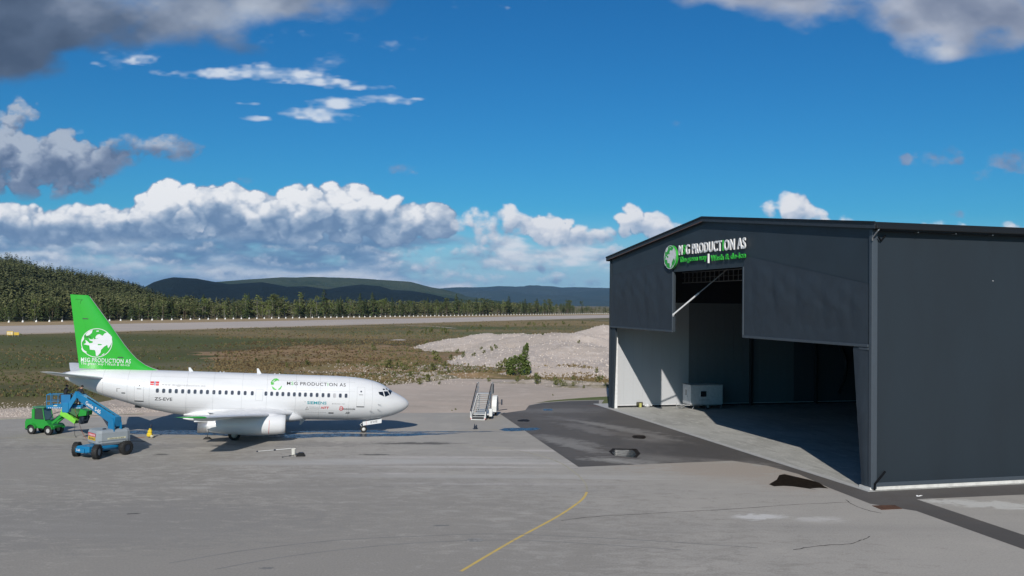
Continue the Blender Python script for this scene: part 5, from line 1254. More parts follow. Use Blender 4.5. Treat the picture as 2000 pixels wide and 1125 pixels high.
# landing gear
def wheel(g_c, r_, w_, parent, name='wheel'):
    x, y, z = g_c; g = G(); g.lathe([(-w_/2, r_*.55), (-w_/2, r_*.86), (-w_*.36, r_), (w_*.36, r_), (w_/2, r_*.86), (w_/2, r_*.55)], (x, y, z), 'y', 24, caps=False); o = g.obj(name, rub, parent)
    g = G(); g.lathe([(-w_*.42, .02), (-w_*.42, r_*.54), (w_*.42, r_*.54), (w_*.42, .02)], (x, y, z), 'y', 18); h_ = g.obj('hub', mat('hub_white', (.62, .62, .60), .5), o)
    g = G(); g.lathe([(-w_*.46, .01), (-w_*.46, r_*.16), (w_*.46, r_*.16), (w_*.46, .01)], (x, y, z), 'y', 12); 
    return o
NG = thing  # nose and main gear are parts of the airliner
ngz = .256+.305
g = G(); g.tube((-3.98, 0, 1.75), (-4.08, 0, ngz), .075, .06, 10); g.tube((-4.08, -.24, ngz), (-4.08, .24, ngz), .05); g.tube((-3.9, 0, 1.35), (-4.55, 0, 1.55), .03, .03, 6); g.path([(-4.16, 0, 1.15), (-4.42, 0, .95), (-4.16, 0, .72)], .028, 6); ngr = g.obj('nose_gear', mat('gear_white', (.60, .61, .61), .5), A)
for y in (-.2, .2): wheel((-4.08, y, ngz), .305, .17, ngr)
g = G(); g.prism([(-4.22, 1.27), (-4.19, .92), (-2.5, 1.20), (-2.5, 1.58)], -.42, -.395, 'y'); nd = g.obj('nose_gear_door', paint, A)
g = G(); g.prism([(-4.22, 1.27), (-4.19, .92), (-2.5, 1.20), (-2.5, 1.58)], .395, .42, 'y'); g.obj('nose_gear_door', paint, A)
v, f = text_tris('EVE', .62, None, .0); v[:, 1] *= .2/.70; g = G(); g.add([(-3.5+p[0], -.424, 1.14+p[1]+.17*p[0]) for p in v], f); g.obj('lettering', ink, nd)
g = G(); g.add([(-3.92, -.423, 1.32), (-3.90, -.423, 1.32), (-3.88, -.423, .99), (-3.90, -.423, .98)], [(0, 1, 2, 3)]); g.obj('red_line', redp, nd)
g = G(); g.box(-4.3, -2.4, -.39, .39, 1.40, 1.44); 
for sd_ in (1, -1):
    mz = -.2314+.51; y = -2.62*sd_
    g = G(); g.tube((-15.4, y*.98, 2.0), (-15.4, y, mz), .13, .10, 10); g.tube((-15.4, y-.32, mz), (-15.4, y+.32, mz), .08); g.tube((-15.4, y*.5, 1.6), (-15.4, y, .75), .05); g.path([(-15.3, y, 1.2), (-15.05, y, .85), (-15.3, y, .5)], .03, 6); mg = g.obj('main_gear', mat('gear_white', (.60, .61, .61), .5), A)
    for dy in (-.22, .22): wheel((-15.4, y+dy, mz), .51, .34, mg)
    g = G(); g.box(-15.75, -15.05, y-sd_*.16-.015, y-sd_*.16+.015, 1.0, 1.75); g.obj('gear_door', paint, mg)
# livery
for i_, (p, fs) in enumerate(globe_polys(False)):
    if i_ == 0: p = [(-.84, -.13), (-.5, -.1), (-.35, .1), (-.55, .2), (-.3, .42), (-.1, .5), (.1, .62), (.5, .6), (.35, .8), (0, .95), (-.4, .88), (-.75, .6), (-.95, .25), (-.9, 0)]; fs = [tuple(range(len(p)))]
    if i_ == 3: p = [(-.75, -.35), (-.4, -.55), (-.1, -.8), (.1, -.75), (.0, -.98), (-.3, -.97), (-.6, -.75)]; fs = [tuple(range(len(p)))]
    if i_ == 5: p = [(.35, -.85), (.75, -.5), (.9, -.2), (.98, -.35), (.85, -.7), (.5, -.97)]; fs = [tuple(range(len(p)))]
    if i_ in (1, 2, 4): continue
    g = G(); g.add([hz(12.15-q[0]*.50, 4.58+q[1]*.50, .02) for q in p], fs); g.obj('globe_emblem', grn, A)
ST = skin_text
ST('lettering', 'MSG PRODUCTION AS', 11.23, 6.05, 4.55, 4.55, ink, .006, spacing=1.10, cap=.27, pick={0, 2, 3, 4, 5, 6, 7, 8, 9, 11, 12, 13, 14})
ST('lettering', 'MSG PRODUCTION AS', 11.23, 6.05, 4.55, 4.55, grn, .006, spacing=1.10, cap=.27, pick={1, 10})
ST('lettering', 'www.msgproduction.no', 21.65, 18.1, 4.15, 4.13, inkg, .0, cap=.17, spacing=1.25)
ST('lettering', 'ZS-EVE', 22.16, 20.72, 2.92, 2.92, ink, .006, cap=.27)
ST('lettering', 'SIEMENS', 9.39, 7.69, 2.93, 2.93, teal, .02, cap=.25)
ST('lettering', 'NTT', 8.15, 7.43, 2.52, 2.52, redp, .03, cap=.2, shear=.2)
ST('lettering', 'NORWAY', 9.15, 8.25, 2.64, 2.64, inkg, 0, cap=.07, spacing=1.2)
ST('lettering', 'BOEING 737', 7.2, 6.05, 2.97, 2.97, inkg, .01, cap=.08, spacing=1.2)
ST('lettering', 'mototok', 6.51, 5.07, 2.52, 2.52, redp, .01, cap=.19, pick={0})
ST('lettering', 'ototok', 6.16, 5.07, 2.47, 2.47, ink, .008, cap=.21)
ST('lettering', 'ARI', 5.95, 5.55, 2.10, 2.10, dgrey, .02, cap=.18, shear=.3)
for a_, b_, c_ in ((8.0, 9.2, 2.55), (8.3, 9.1, 2.48), (7.6, 9.45, 2.18)):
    for q in range(9): s_ = b_-(b_-a_)*q/9; skin('fine_print', s_-(b_-a_)/9*.7, s_, c_, c_+.035, lgt, .012, nz=1, ns=1)
g = G(); g.add([hz(a, b, .013) for a, b in ((9.52, 2.42), (9.20, 2.42), (9.36, 2.72), (9.46, 2.45), (9.26, 2.45), (9.36, 2.65))], [(0, 1, 4, 3), (1, 2, 5, 4), (2, 0, 3, 5)]); g.obj('triangle_logo', inkg, A)
g = G(); P = [hz(6.36+.2*math.cos(t), 2.60+.2*math.sin(t), .013) for t in np.linspace(.6, 5.9, 16)]+[hz(6.36+.14*math.cos(t), 2.60+.14*math.sin(t), .013) for t in np.linspace(5.9, .6, 16)]; g.add(P, [(i, i+1, 30-i, 31-i) for i in range(15)]); g.obj('round_logo', redp, A)
skin('static_port', 7.00, 7.45, 2.10, 2.20, dgrey, .012, nz=2)
# the flag next to the web address
for a, b, c, d, m_ in ((22.58, 22.28, 4.36, 4.52, redp), (22.58, 22.28, 4.20, 4.32, redp), (22.14, 21.88, 4.36, 4.52, redp), (22.14, 21.88, 4.18, 4.32, redp), (22.24, 22.18, 4.18, 4.52, blue)): skin('flag_field', b, a, c, d, m_, .013, nz=2)
g = G(); g.add([hz(24.0, 3.62, .012), hz(24.0, 3.66, .012), hz(24.0, 3.9, .012)], [(0, 1, 2)])
skin('vent', 25.2, 25.25, 3.55, 3.85, inkg, .012, nz=2); skin('vent', 24.95, 25.25, 3.82, 3.85, inkg, .012, nz=1); skin('vent', 24.55, 24.85, 3.42, 3.50, dgrey, .012, nz=1)
for s_, z_ in ((3.05, 3.05), (3.05, 2.55), (3.75, 2.42)):
    g = G(); p = Vector(hz(s_, z_, .0)); g.tube(p, p+Vector((0, -.12, 0)), .02); g.tube(p+Vector((0, -.12, 0)), p+Vector((.28, -.14, -.06)), .02, .012, 6); g.obj('pitot_probe', metal, A)
for s_, h_ in ((19.5, .34), (13.7, .46)):
    g = G(); g.prism([(-s_-.15, 5.33), (-s_+.25, 5.33), (-s_-.05, 5.36+h_), (-s_-.20, 5.36+h_)], -.02, .02, 'y'); g.obj('antenna', paint, A)
g = G(); g.prism([(-9.8, 1.38), (-9.3, 1.38), (-9.75, .85), (-9.9, .85)], -.02, .02, 'y'); g.obj('antenna', paint, A)
for s_ in (17.0, 16.7, 12.3, 11.9): g = G(); g.lathe([(5.36, .06), (5.44, .05), (5.46, .01)], (-s_, 0, 0), 'z', 8); g.obj('beacon', lgt, A)
g = G(); g.box(-23.9, -23.4, -.2, .2, 2.05, 2.25); g.obj('tail_skid', dgrey, A)
# chock at the main wheel
x, y = gp(405, 858); t_ = thing('wheel_chock', 'black wheel chock with upright handle standing left of the main wheel', 'chock', place(x, y, .004))
g = G(); g.prism([(-.38, 0), (.38, 0), (.16, .2), (-.16, .2)], -.1, .1, 'y'); g.obj('block', rub, t_)
g = G(); g.tube((0, 0, .18), (.02, 0, .5), .03); g.obj('handle', rub, t_)
# ------------------------------------------------------------------ boom lift
lb = mat('lift_blue', (.006, .175, .37), .4, var=.03, coat=.2); lgrey = mat('lift_grey', (.27, .30, .32), .45, var=.03); ldark = mat('lift_dark', (.02, .03, .05), .6); wht = mat('print_white', (.78, .78, .77), .5)
yl = mat('print_yellow', (.65, .42, .03), .5)
LC = (-31.5, 69.3)
LF = thing('boom_lift', 'blue and grey boom lift with work platform raised under the airliner tail', 'boom lift', place(LC[0], LC[1], .004, R(60.6)))
def big_wheel(x, y, r_, w_, yaw, parent, tread=18, hubm=None, name='wheel'):
    M = place(x, y, r_, yaw); g = G(); g.lathe([(-w_/2, r_*.5), (-w_/2, r_*.84), (-w_*.42, r_*.95), (w_*.42, r_*.95), (w_/2, r_*.84), (w_/2, r_*.5)], (0, 0, 0), 'y', 28, caps=False)
    for i in range(tread):
        a = 2*math.pi*i/tread; RM = Matrix.Rotation(a, 4, 'Y')
        for s_ in (1, -1): g.box(-.035, .035, .01 if s_ > 0 else -w_/2*.98, w_/2*.98 if s_ > 0 else -.01, r_*.93, r_, 0, RM @ Matrix.Rotation(.35*s_, 4, 'Z'))
    o = g.obj(name, rub, parent, M)
    g = G(); g.lathe([(-w_*.40, .01), (-w_*.46, r_*.2), (-w_*.35, r_*.46), (-w_*.40, r_*.52), (w_*.40, r_*.52), (w_*.35, r_*.46), (w_*.46, r_*.2), (w_*.40, .01)], (0, 0, 0), 'y', 20); g.obj('rim', hubm or lgrey, o)
    return o
for x, y, yw in ((-1.25, 1.18, .55), (-1.25, -1.18, .50), (1.25, 1.2, 0), (1.25, -1.2, 0)): big_wheel(x, y, .55, .42, yw, LF, hubm=ldark if x > 0 else None)
g = G(); g.bev(-1.75, 1.5, -.62, .62, .42, .92, .08); g.bev(-1.45, -1.05, -.95, .95, .36, .62, .06); g.bev(1.05, 1.45, -.98, .98, .36, .62, .06); g.bev(-1.9, -1.5, -.5, .5, .45, .80, .05); g.bev(-.9, .9, -.85, .85, .55, .84, .08); g.tube((-1.25, -1.0, .55), (-1.25, 1.0, .55), .11); g.tube((1.25, -1.0, .55), (1.25, 1.0, .55), .11); g.bev(-1.72, -1.40, -.9, -.55, .5, .95, .04); ch_ = g.obj('chassis', lb, LF)
v, f = text_tris('S-65', .42, None, .015); v[:, 1] *= .16/.70; g = G(); g.add([(-1.905, -(p[0]-.21)+.1, .58+p[1]) for p in v], f); g.obj('lettering', wht, ch_)
g = G(); g.lathe([(.9, .62), (1.02, .62)], (0, 0, 0), 'z', 24); g.obj('slew_ring', ldark, LF)
TM = LF.matrix_world.inverted() if False else (place(LC[0], LC[1], .004, R(60.6)).inverted())
TT = TM @ place(-31.35, 68.25, 0, R(46))      # turntable frame: x along the near side, y into depth
g = G()
def rr(x0, x1, y0, y1, c, z): return [(x0+c, y0, z), (x1-c, y0, z), (x1-c*.3, y0+c*.3, z), (x1, y0+c, z), (x1, y1-c, z), (x1-c*.3, y1-c*.3, z), (x1-c, y1, z), (x0+c, y1, z), (x0+c*.3, y1-c*.3, z), (x0, y1-c, z), (x0, y0+c, z), (x0+c*.3, y0+c*.3, z)]
g.loft([rr(.12, 2.5, .12, 2.1, .3, .86), rr(0, 2.62, 0, 2.2, .32, 1.04), rr(.02, 2.6, .02, 2.18, .32, 1.80), rr(.10, 2.52, .10, 2.1, .3, 1.98), rr(.3, 2.3, .3, 1.9, .3, 2.03)], mi=0, smooth=False); hood = g.obj('turntable_hood', lgrey, LF, TT)
g = G(); g.box(.02, 2.6, -.008, -.001, 1.18, 1.20); g.obj('hood_seam', ldark, hood)
g = G(); g.box(.75, 2.15, -.012, -.002, 1.30, 1.42); lab_ = g.obj('label_strip', mat('label_cream', (.62, .60, .42), .5), hood)
v, f = text_tris('TV-609 12 690', 1.15, None, .02); v[:, 1] *= .08/.70
v, f = text_tris('Genie S-65', 1.1, None, .015); v[:, 1] *= .08/.70; g = G(); g.add([(.9+p[0], -.016, 1.32+p[1]) for p in v], f); g.obj('lettering', ink, lab_)
g = G(); g.box(-.012, -.002, .40, 1.75, 1.52, 1.76); g.obj('danger_sticker', redp, hood); g = G(); g.box(-.012, -.002, .40, 1.75, 1.22, 1.48); g.obj('warning_sticker', yl, hood)
for i in range(5): g = G(); g.box(-.018, -.013, .5+i*.25, .62+i*.25, 1.56, 1.70); g.obj('sticker_print', wht, hood)
for i in range(4): g = G(); g.box(-.018, -.013, .55+i*.28, .70+i*.28, 1.28, 1.40); g.obj('sticker_print', ldark, hood)
for (x, y) in ((.7, .5), (2.1, .5), (2.2, 1.7)): g = G(); g.bev(x-.12, x+.12, y-.08, y+.08, 2.0, 2.12, .03); g.obj('latch', ldark, hood)
g = G(); g.lathe([(2.02, .06), (2.10, .06), (2.14, .03)], (1.35, .35, 0), 'z', 10); g.obj('beacon', redp, hood)
# turret uprights and boom
P0 = Vector((-30.75, 69.75, 2.72)); P1 = Vector((-35.45, 73.3, 4.30))
def local(p): return TM @ Vector(p)
d = (P1-P0).normalized(); side = d.cross(Vector((0, 0, 1))).normalized(); up = side.cross(d).normalized()
if side.y > 0: pass
def beam(a, b, w0, h0, w1, h1, m, name, parent, bevel=.18):
    g = G(); rings = []
    for p, w, h in ((a, w0, h0), (b, w1, h1)):
        rings.append([local(p+side*x*w/2+up*y*h/2) for x, y in ((-1, -1+bevel), (-1, 1-bevel), (-1+bevel, 1), (1-bevel, 1), (1, 1-bevel), (1, -1+bevel), (1-bevel, -1), (-1+bevel, -1))])
    g.loft(rings, smooth=False); return g.obj(name, m, parent)
bm = beam(P0-d*.50, P0+(P1-P0)*.84, .50, .78, .46, .60, lb, 'boom', LF)
beam(P0+(P1-P0)*.80, P1, .32, .42, .32, .42, lb, 'boom_extension', LF)
# lettering on the camera side of the boom (reads tip to base)
near = side if side.y < 0 else -side
v, f = text_tris('Genie  S-65', 2.35, None, .02); v[:, 1] *= .30/.70
o_ = P0+(P1-P0)*.66; g = G(); g.add([local(o_-d*p[0]+up*(p[1]-.15)+near*.258) for p in v], f); g.obj('lettering', wht, bm)
g = G()
for s_ in (.26, -.34): g.loft([[local(P0+side*(s_+dx)+Vector((0, 0, z))+Vector((d.x, d.y, 0)).normalized()*q) for q, z in ((-.55, -1.05), (.35, -1.05), (.30, -.2), (.15, .12), (-.35, .12), (-.50, -.3))] for dx in (0, .08)], smooth=False)
g.obj('boom_mount', lb, LF)
g = G(); g.tube(local(P0+d*.3-Vector((0, 0, 1.0))), local(P0+d*2.0-up*.25), .10, .10, 10); cy_ = g.obj('lift_cylinder', ldark, LF); 
g = G(); g.tube(local(P0+d*1.6-up*.38), local(P0+d*2.1-up*.22), .06, .06, 8); g.obj('cylinder_rod', metal, cy_)
g = G(); g.path([local(P0+d*t+up*(.36+.05*math.sin(t*9))+near*.1) for t in np.linspace(-.3, 4.2, 14)], .035, 5); g.obj('cable_track', ldark, LF)
# work platform
BP = TM @ place(-37.95, 73.45, 3.05, R(4))
plat = link('platform', None, LF, BP) if False else None
g = G(); g.box(0, 2.75, 0, 1.0, 0, .10); pf = g.obj('platform_floor', lb, LF, BP)
g = G(); rw = []
for (x, y) in ((0, 0), (.9, 0), (2.75, 0), (0, 1.0), (.9, 1.0), (1.85, 1.0), (2.75, 1.0)): g.tube((x, y, .1), (x, y, 1.12), .03)
for z in (.60, 1.12):
    for a_, b_ in (((0, 0, z), (2.75, 0, z)), ((0, 1, z), (2.75, 1, z)), ((0, 0, z), (0, 1, z)), ((2.75, 0, z), (2.75, 1, z))): g.tube(a_, b_, .028)
g.tube((.32, 0, .1), (.32, 0, 1.25), .03); g.tube((0, 0, 1.12), (.32, 0, 1.25), .03); g.obj('guard_rail', lb, pf)
g = G(); g.box(0, 2.75, -.02, -.002, .02, .28); g.box(0, 2.75, 1.002, 1.02, .1, .28); g.obj('toe_board', lb, pf)
dot = None
for i in range(18):
    if i == 8: continue
    if dot is None: g = G(); g.box(0, .06, -.026, -.021, .03, .09); dot = g.obj('toe_hole', wht, pf, place(.15, 0))
    else: link('toe_hole', dot.data, pf, place(.15+i*.145, 0))
g = G(); g.bev(1.15, 2.05, -.40, -.05, .55, 1.20, .06); g.obj('control_box', ldark, pf)
g = G(); g.bev(1.30, 2.05, -.42, -.38, .20, 1.18, .02); g.obj('control_cover', mat('lift_blue_shade', (.012, .15, .34), .4), pf)
g = G(); g.bev(1.45, 2.0, -.60, -.02, -.25, .55, .05); g.obj('platform_mount', lb, pf)
g = G(); g.prism([(1.55, -.2), (2.45, 1.35), (2.75, 1.2), (1.85, -.3)], -.56, -.46, 'y'); g.obj('mount_arm', lb, pf)
g = G(); g.box(.55, .85, -.03, -.022, .20, .27); g.obj('label', mat('label_cream', (.62, .60, .42), .5), pf)

# ------------------------------------------------------------------ people
skin_m = mat('skin', (.42, .25, .18), .6); cloth_m = mat('dark_workwear', (.012, .014, .02), .85, var=.2, scale=6); hair_m = mat('dark_hair', (.02, .015, .012), .8)
def person(label, M, J, cap=False, group=None):
    """one skinned surface over a posed skeleton"""
    T = thing('person', label, 'person', M, group)
    me = bpy.data.meshes.new('b'); vs_, es, rs = [], [], []
    def V(p, r_): vs_.append(p); rs.append(r_); return len(vs_)-1
    def ch(ids):
        for a_, b_ in zip(ids[:-1], ids[1:]): es.append((a_, b_))
    pel = V(J['pelvis'], .15); sp = V(J['waist'], .135); cs = V(J['chest'], .165); nk = V(J['neck'], .062); hb = V(J['jaw'], .075); hd_ = V(J['head'], .098); ht = V(J['crown'], .075)
    ch([pel, sp, cs, nk, hb, hd_, ht])
    for s_ in ('l', 'r'):
        sh = V(J['sh'+s_], .07); e_ = V(J['el'+s_], .05); w_ = V(J['wr'+s_], .032); ch([cs, sh, e_, w_])
        hv = Vector(J['wr'+s_]); dv = (hv-Vector(J['el'+s_])).normalized(); q_ = V(tuple(hv+dv*.06), .036); ch([w_, q_]); sidev = dv.cross(Vector((0, 0, 1))).normalized() if abs(dv.z) < .9 else Vector((1, 0, 0))
        for k_, (o__, L_) in enumerate(((-.03, .07), (-.01, .08), (.012, .075), (.032, .06))):
            a_ = V(tuple(hv+dv*.10+sidev*o__), .010); b_ = V(tuple(hv+dv*(.10+L_)+sidev*o__+Vector((0, 0, -.03))), .008); ch([q_, a_, b_])
        a_ = V(tuple(hv+dv*.05-sidev*.05), .012); b_ = V(tuple(hv+dv*.10-sidev*.055), .009); ch([q_, a_, b_])
        hp_ = V(J['hip'+s_], .10); kn = V(J['kn'+s_], .066); an = V(J['an'+s_], .045); toe = V(tuple(Vector(J['an'+s_])+Vector(J['foot'])), .04); ch([pel, hp_, kn, an, toe])
    me.from_pydata(vs_, es, []); ob = bpy.data.objects.new('b', me); COL.objects.link(ob)
    ob.modifiers.new('s', 'SKIN'); sb = ob.modifiers.new('u', 'SUBSURF'); sb.levels = 1; sb.render_levels = 1
    lay = me.skin_vertices[0].data if me.skin_vertices else None
    if lay is None:
        import bmesh
        bm_ = bmesh.new(); bm_.from_mesh(me); bm_.verts.layers.skin.verify(); bm_.to_mesh(me); bm_.free(); lay = me.skin_vertices[0].data
    for i, r_ in enumerate(rs): lay[i].radius = (r_, r_)
    lay[0].use_root = True
    dg = bpy.context.evaluated_depsgraph_get(); dg.update(); m2 = bpy.data.meshes.new_from_object(ob.evaluated_get(dg)); bpy.data.objects.remove(ob)
    m2.materials.clear(); m2.materials.append(cloth_m); m2.materials.append(skin_m)
    hands = [Vector(J['wrl']), Vector(J['wrr'])]; nz = J['neck'][2]
    for p in m2.polygons:
        p.use_smooth = True; c = p.center; near_h = any(((Vector(c)-h_).length < .22 and (Vector(c)-Vector(J['el'+s_])).length > (h_-Vector(J['el'+s_])).length-.005) for h_, s_ in zip(hands, 'lr'))
        p.material_index = 1 if (c.z > nz+.0 and (Vector(c)-Vector(J['head'])).length < .22) or near_h else 0
    link('body', m2, T)
    H_ = Vector(J['head']); fc = Vector(J.get('face', (0, 1, 0))).normalized(); rt = fc.cross(Vector((0, 0, 1)))
    g = G(); rows = []
    for i in range(7):
        t = math.pi*.55*i/6; rows.append([tuple(H_-fc*.012+Vector((math.cos(a_)*math.sin(t)*.112, math.sin(a_)*math.sin(t)*.118, math.cos(t)*.12+.02))) for a_ in np.linspace(0, 2*math.pi, 15)])
    g.grid(rows); g.obj('cap' if cap else 'hair', hair_m, T)
    if cap: g = G(); g.add([tuple(H_+fc*(.10)+rt*x+Vector((0, 0, .05))) for x in (-.07, .07)]+[tuple(H_+fc*.19+rt*x+Vector((0, 0, .035))) for x in (.06, -.06)], [(0, 1, 2, 3)]); g.obj('cap_peak', hair_m, T)
    for s_ in (-1, 1): g = G(); g.lathe([(-.006, .012), (.004, .012), (.008, .002)], tuple(H_+fc*.092+rt*.035*s_+Vector((0, 0, .01))), 'y', 8); g.obj('eye', mat('eye_dark', (.02, .02, .02), .3), T)
    g = G(); g.tube(H_+fc*.09+Vector((0, 0, .01)), H_+fc*.115+Vector((0, 0, -.025)), .010, .016, 6); g.obj('nose', skin_m, T)
    for s_ in (-1, 1): g = G(); g.lathe([(-.012, .01), (-.006, .028), (.006, .03), (.012, .012)], tuple(H_+rt*.098*s_), 'x', 8); g.obj('ear', skin_m, T)
    g = G(); g.tube(H_+fc*.092-rt*.022+Vector((0, 0, -.05)), H_+fc*.092+rt*.022+Vector((0, 0, -.05)), .006, .006, 5); g.obj('mouth', mat('lip', (.30, .12, .10), .6), T)
    return T
base = dict(pelvis=(0, 0, .95), waist=(.0, .04, 1.12), chest=(.0, .10, 1.34), neck=(0, .13, 1.52), jaw=(0, .17, 1.59), head=(0, .17, 1.66), crown=(0, .16, 1.72),
    shl=(-.18, .09, 1.42), ell=(-.30, .26, 1.22), wrl=(-.22, .48, 1.22), shr=(.18, .09, 1.42), elr=(.30, .25, 1.25), wrr=(.24, .44, 1.42),
    hipl=(-.09, 0, .90), knl=(-.12, .06, .50), anl=(-.13, -.02, .07), hipr=(.09, 0, .90), knr=(.12, .03, .50), anr=(.13, -.04, .07), foot=(0, .17, -.03), face=(0, 1, -.05))
j1 = dict(base); j1.update(waist=(.05, .04, 1.12), chest=(.14, .08, 1.33), neck=(.20, .10, 1.50), jaw=(.23, .13, 1.57), head=(.24, .13, 1.64), crown=(.25, .12, 1.70), shl=(-.04, .08, 1.42), ell=(-.20, .28, 1.30), wrl=(-.10, .45, 1.50), shr=(.30, .06, 1.37), elr=(.38, .12, 1.10), wrr=(.32, .30, .98))
person('person in dark work clothes seen from behind at the right end of the lift platform', BP.inverted() if False else place(-35.62, 74.0, 3.155, R(4)), j1)
person('person in dark clothes and cap behind the control box on the lift platform', place(-36.75, 74.05, 3.155, R(-25)), base, cap=True)

# ------------------------------------------------------------------ green compact loader
lg = mat('loader_green', (.018, .27, .035), .4, var=.03, coat=.2); lime = mat('lime_green', (.20, .60, .06), .45); dkg = mat('dark_green', (.02, .10, .025), .6); cabg = mat('cab_glass', (.03, .05, .045), .1, spec=.8)
LD = thing('compact_loader', 'small green articulated loader with cab and raised green attachment behind the lift', 'loader', place(-41.4, 80.1, .004, R(-15)))
for x in (-.92, .88):
    for y in (-.62, .62): big_wheel(x, y, .40, .30, 0, LD, 14, rubg)
g = G(); g.prism([(-1.78, .45), (-1.80, 1.02), (-1.68, 1.28), (-.95, 1.32), (-.72, .95), (-.72, .60), (-1.0, .45)], -.50, .50, 'y'); g.obj('engine_cover', lg, LD)
g = G(); g.bev(-1.86, -1.45, -.48, .48, .32, .72, .06); g.obj('counterweight', ldark, LD)
g = G(); g.prism([(-.95, .62), (-.9, 1.30), (.45, 1.22), (.75, .92), (1.35, .80), (1.35, .62), (.6, .52), (.2, .55), (-.4, .55)], -.52, .52, 'y'); g.obj('body', lg, LD)
for x in (-.92, .88):
    for s_ in (-1, 1):
        g = G(); P = [(x+.52*math.cos(a_), .42+.52*math.sin(a_)) for a_ in np.linspace(.25, math.pi-.25, 9)]; Q = [(x+.46*math.cos(a_), .42+.46*math.sin(a_)) for a_ in np.linspace(math.pi-.25, .25, 9)]
        g.prism(P+Q, s_*.45, s_*.80, 'y'); g.obj('mudguard', lg, LD)
cb = G()
for x, x2 in ((-1.02, -.90), (.30, .05)):
    for y in (-.50, .50): cb.tube((x, y, 1.2), (x2, y*.92, 2.28), .05, .045, 6)
cb.box(-1.08, .36, -.53, -.48, 1.18, 1.32); cb.box(-1.08, -.78, -.52, .52, 1.2, 2.2); fr_ = cb.obj('cab_frame', lg, LD)
g = G(); g.bev(-1.10, .22, -.54, .54, 2.28, 2.42, .06); g.obj('cab_roof', mat('roof_green', (.06, .20, .10), .5), fr_)
g = G(); g.prism([(-.76, 1.34), (.20, 1.34), (.02, 2.24), (-.74, 2.24)], -.497, -.487, 'y'); g.obj('cab_window', cabg, fr_)
g = G(); g.prism([(-.76, 1.34), (.20, 1.34), (.02, 2.24), (-.74, 2.24)], .487, .497, 'y'); g.obj('cab_window', cabg, fr_)
g = G(); g.loft([[(.30, -.46, 1.3), (.30, .46, 1.3)], [(.06, .44, 2.26), (.06, -.44, 2.26)][::-1]], closed=False, smooth=False); g.obj('windscreen', mat('screen_glass', (.10, .16, .17), .1, spec=.9), fr_)
g = G(); g.bev(-.55, -.15, -.25, .25, .95, 1.15, .05); g.bev(-.60, -.48, -.25, .25, 1.15, 1.75, .04); g.obj('seat', ldark, LD)
g = G(); g.tube((.35, 0, 1.25), (.05, 0, 1.65), .03); g.lathe([(1.64, .18), (1.66, .20), (1.68, .18)], (0, 0, 0), 'z', 14); g.obj('steering_wheel', ldark, LD)
for y in (-.30, .30):
    g = G(); g.prism([(.85, 1.05), (1.05, .95), (2.55, 2.10), (2.62, 2.35), (2.40, 2.30)], y-.05, y+.05, 'y'); g.obj('lift_arm', lg, LD)
g = G(); g.tube((.6, 0, 1.25), (1.9, 0, 1.75), .06, .06, 8); g.tube((1.0, .12, 1.5), (2.3, .12, 2.15), .05, .04, 8); g.obj('hydraulic_ram', ldark, LD)
g = G(); g.path([(.5, -.2, 1.3), (1.0, -.25, 1.85), (1.7, -.2, 2.05), (2.3, -.2, 2.2)], .03, 5); g.obj('hydraulic_hose', ldark, LD)
BK = place(3.0, 0, 2.25, 0, R(24)) @ Matrix.Scale(1.22, 4)
g = G(); g.prism([(-.55, -.55), (.85, -.62), (.85, -.30), (-.55, -.15)], -.62, -.58, 'y'); g.prism([(-.55, -.55), (.85, -.62), (.85, -.30), (-.55, -.15)], .58, .62, 'y'); g.box(-.55, .85, -.58, .58, -.62, -.55); g.obj('tray', lime, LD, BK)
g = G(); rows = []
for i in range(7): t = math.pi*i/6; rows.append([(-.55+1.25*u, -.5*math.cos(t), -.15+.62*math.sin(t)*(1-.25*u)) for u in (0, .33, .66, 1)])
g.grid(rows); g.obj('hood', dkg, LD, BK)
g = G(); g.prism([(.75, -.1), (1.35, .25), (1.25, .55), (.7, .45)], -.4, .2, 'y'); g.obj('deflector', lg, LD, BK)
g = G(); g.bev(.86, 1.2, -.35, .35, -.55, .05, .05); g.obj('hydraulic_motor', ldark, LD, BK)
g = G(); g.path([(3.6, -.3, 1.35), (4.6, -.3, 1.45), (4.7, -.3, 2.3)], .03, 5); g.path([(4.25, -.3, 2.5), (4.2, -.3, 1.2), (3.9, -.3, 1.1)], .025, 5); g.obj('spray_frame', ldark, LD)
# hoses lying about
def hose_thing(label, pts, r_, m_):
    g = G(); g.path(spline(pts, 6), r_, 5); g.obj('hose', m_, label=label, cat='hose')
hose_thing('thin black hose looping from the green loader attachment over the ground', [(-38.6, 79.3, 1.9), (-38.4, 79.2, .9), (-37.8, 78.2, .02), (-36.0, 76.6, .02), (-33.5, 76.4, .02), (-31.0, 76.4, .02)], .018, hose)
hose_thing('orange hose hanging from the work platform and trailing to the yellow washer', [(-37.2, 76.5, 2.9), (-37.0, 77.2, 1.2), (-36.6, 77.6, .02), (-35.2, 77.0, .02), (-33.5, 77.6, .02), (-32.0, 78.6, .02)], .016, mat('orange_hose', (.42, .12, .05), .6))

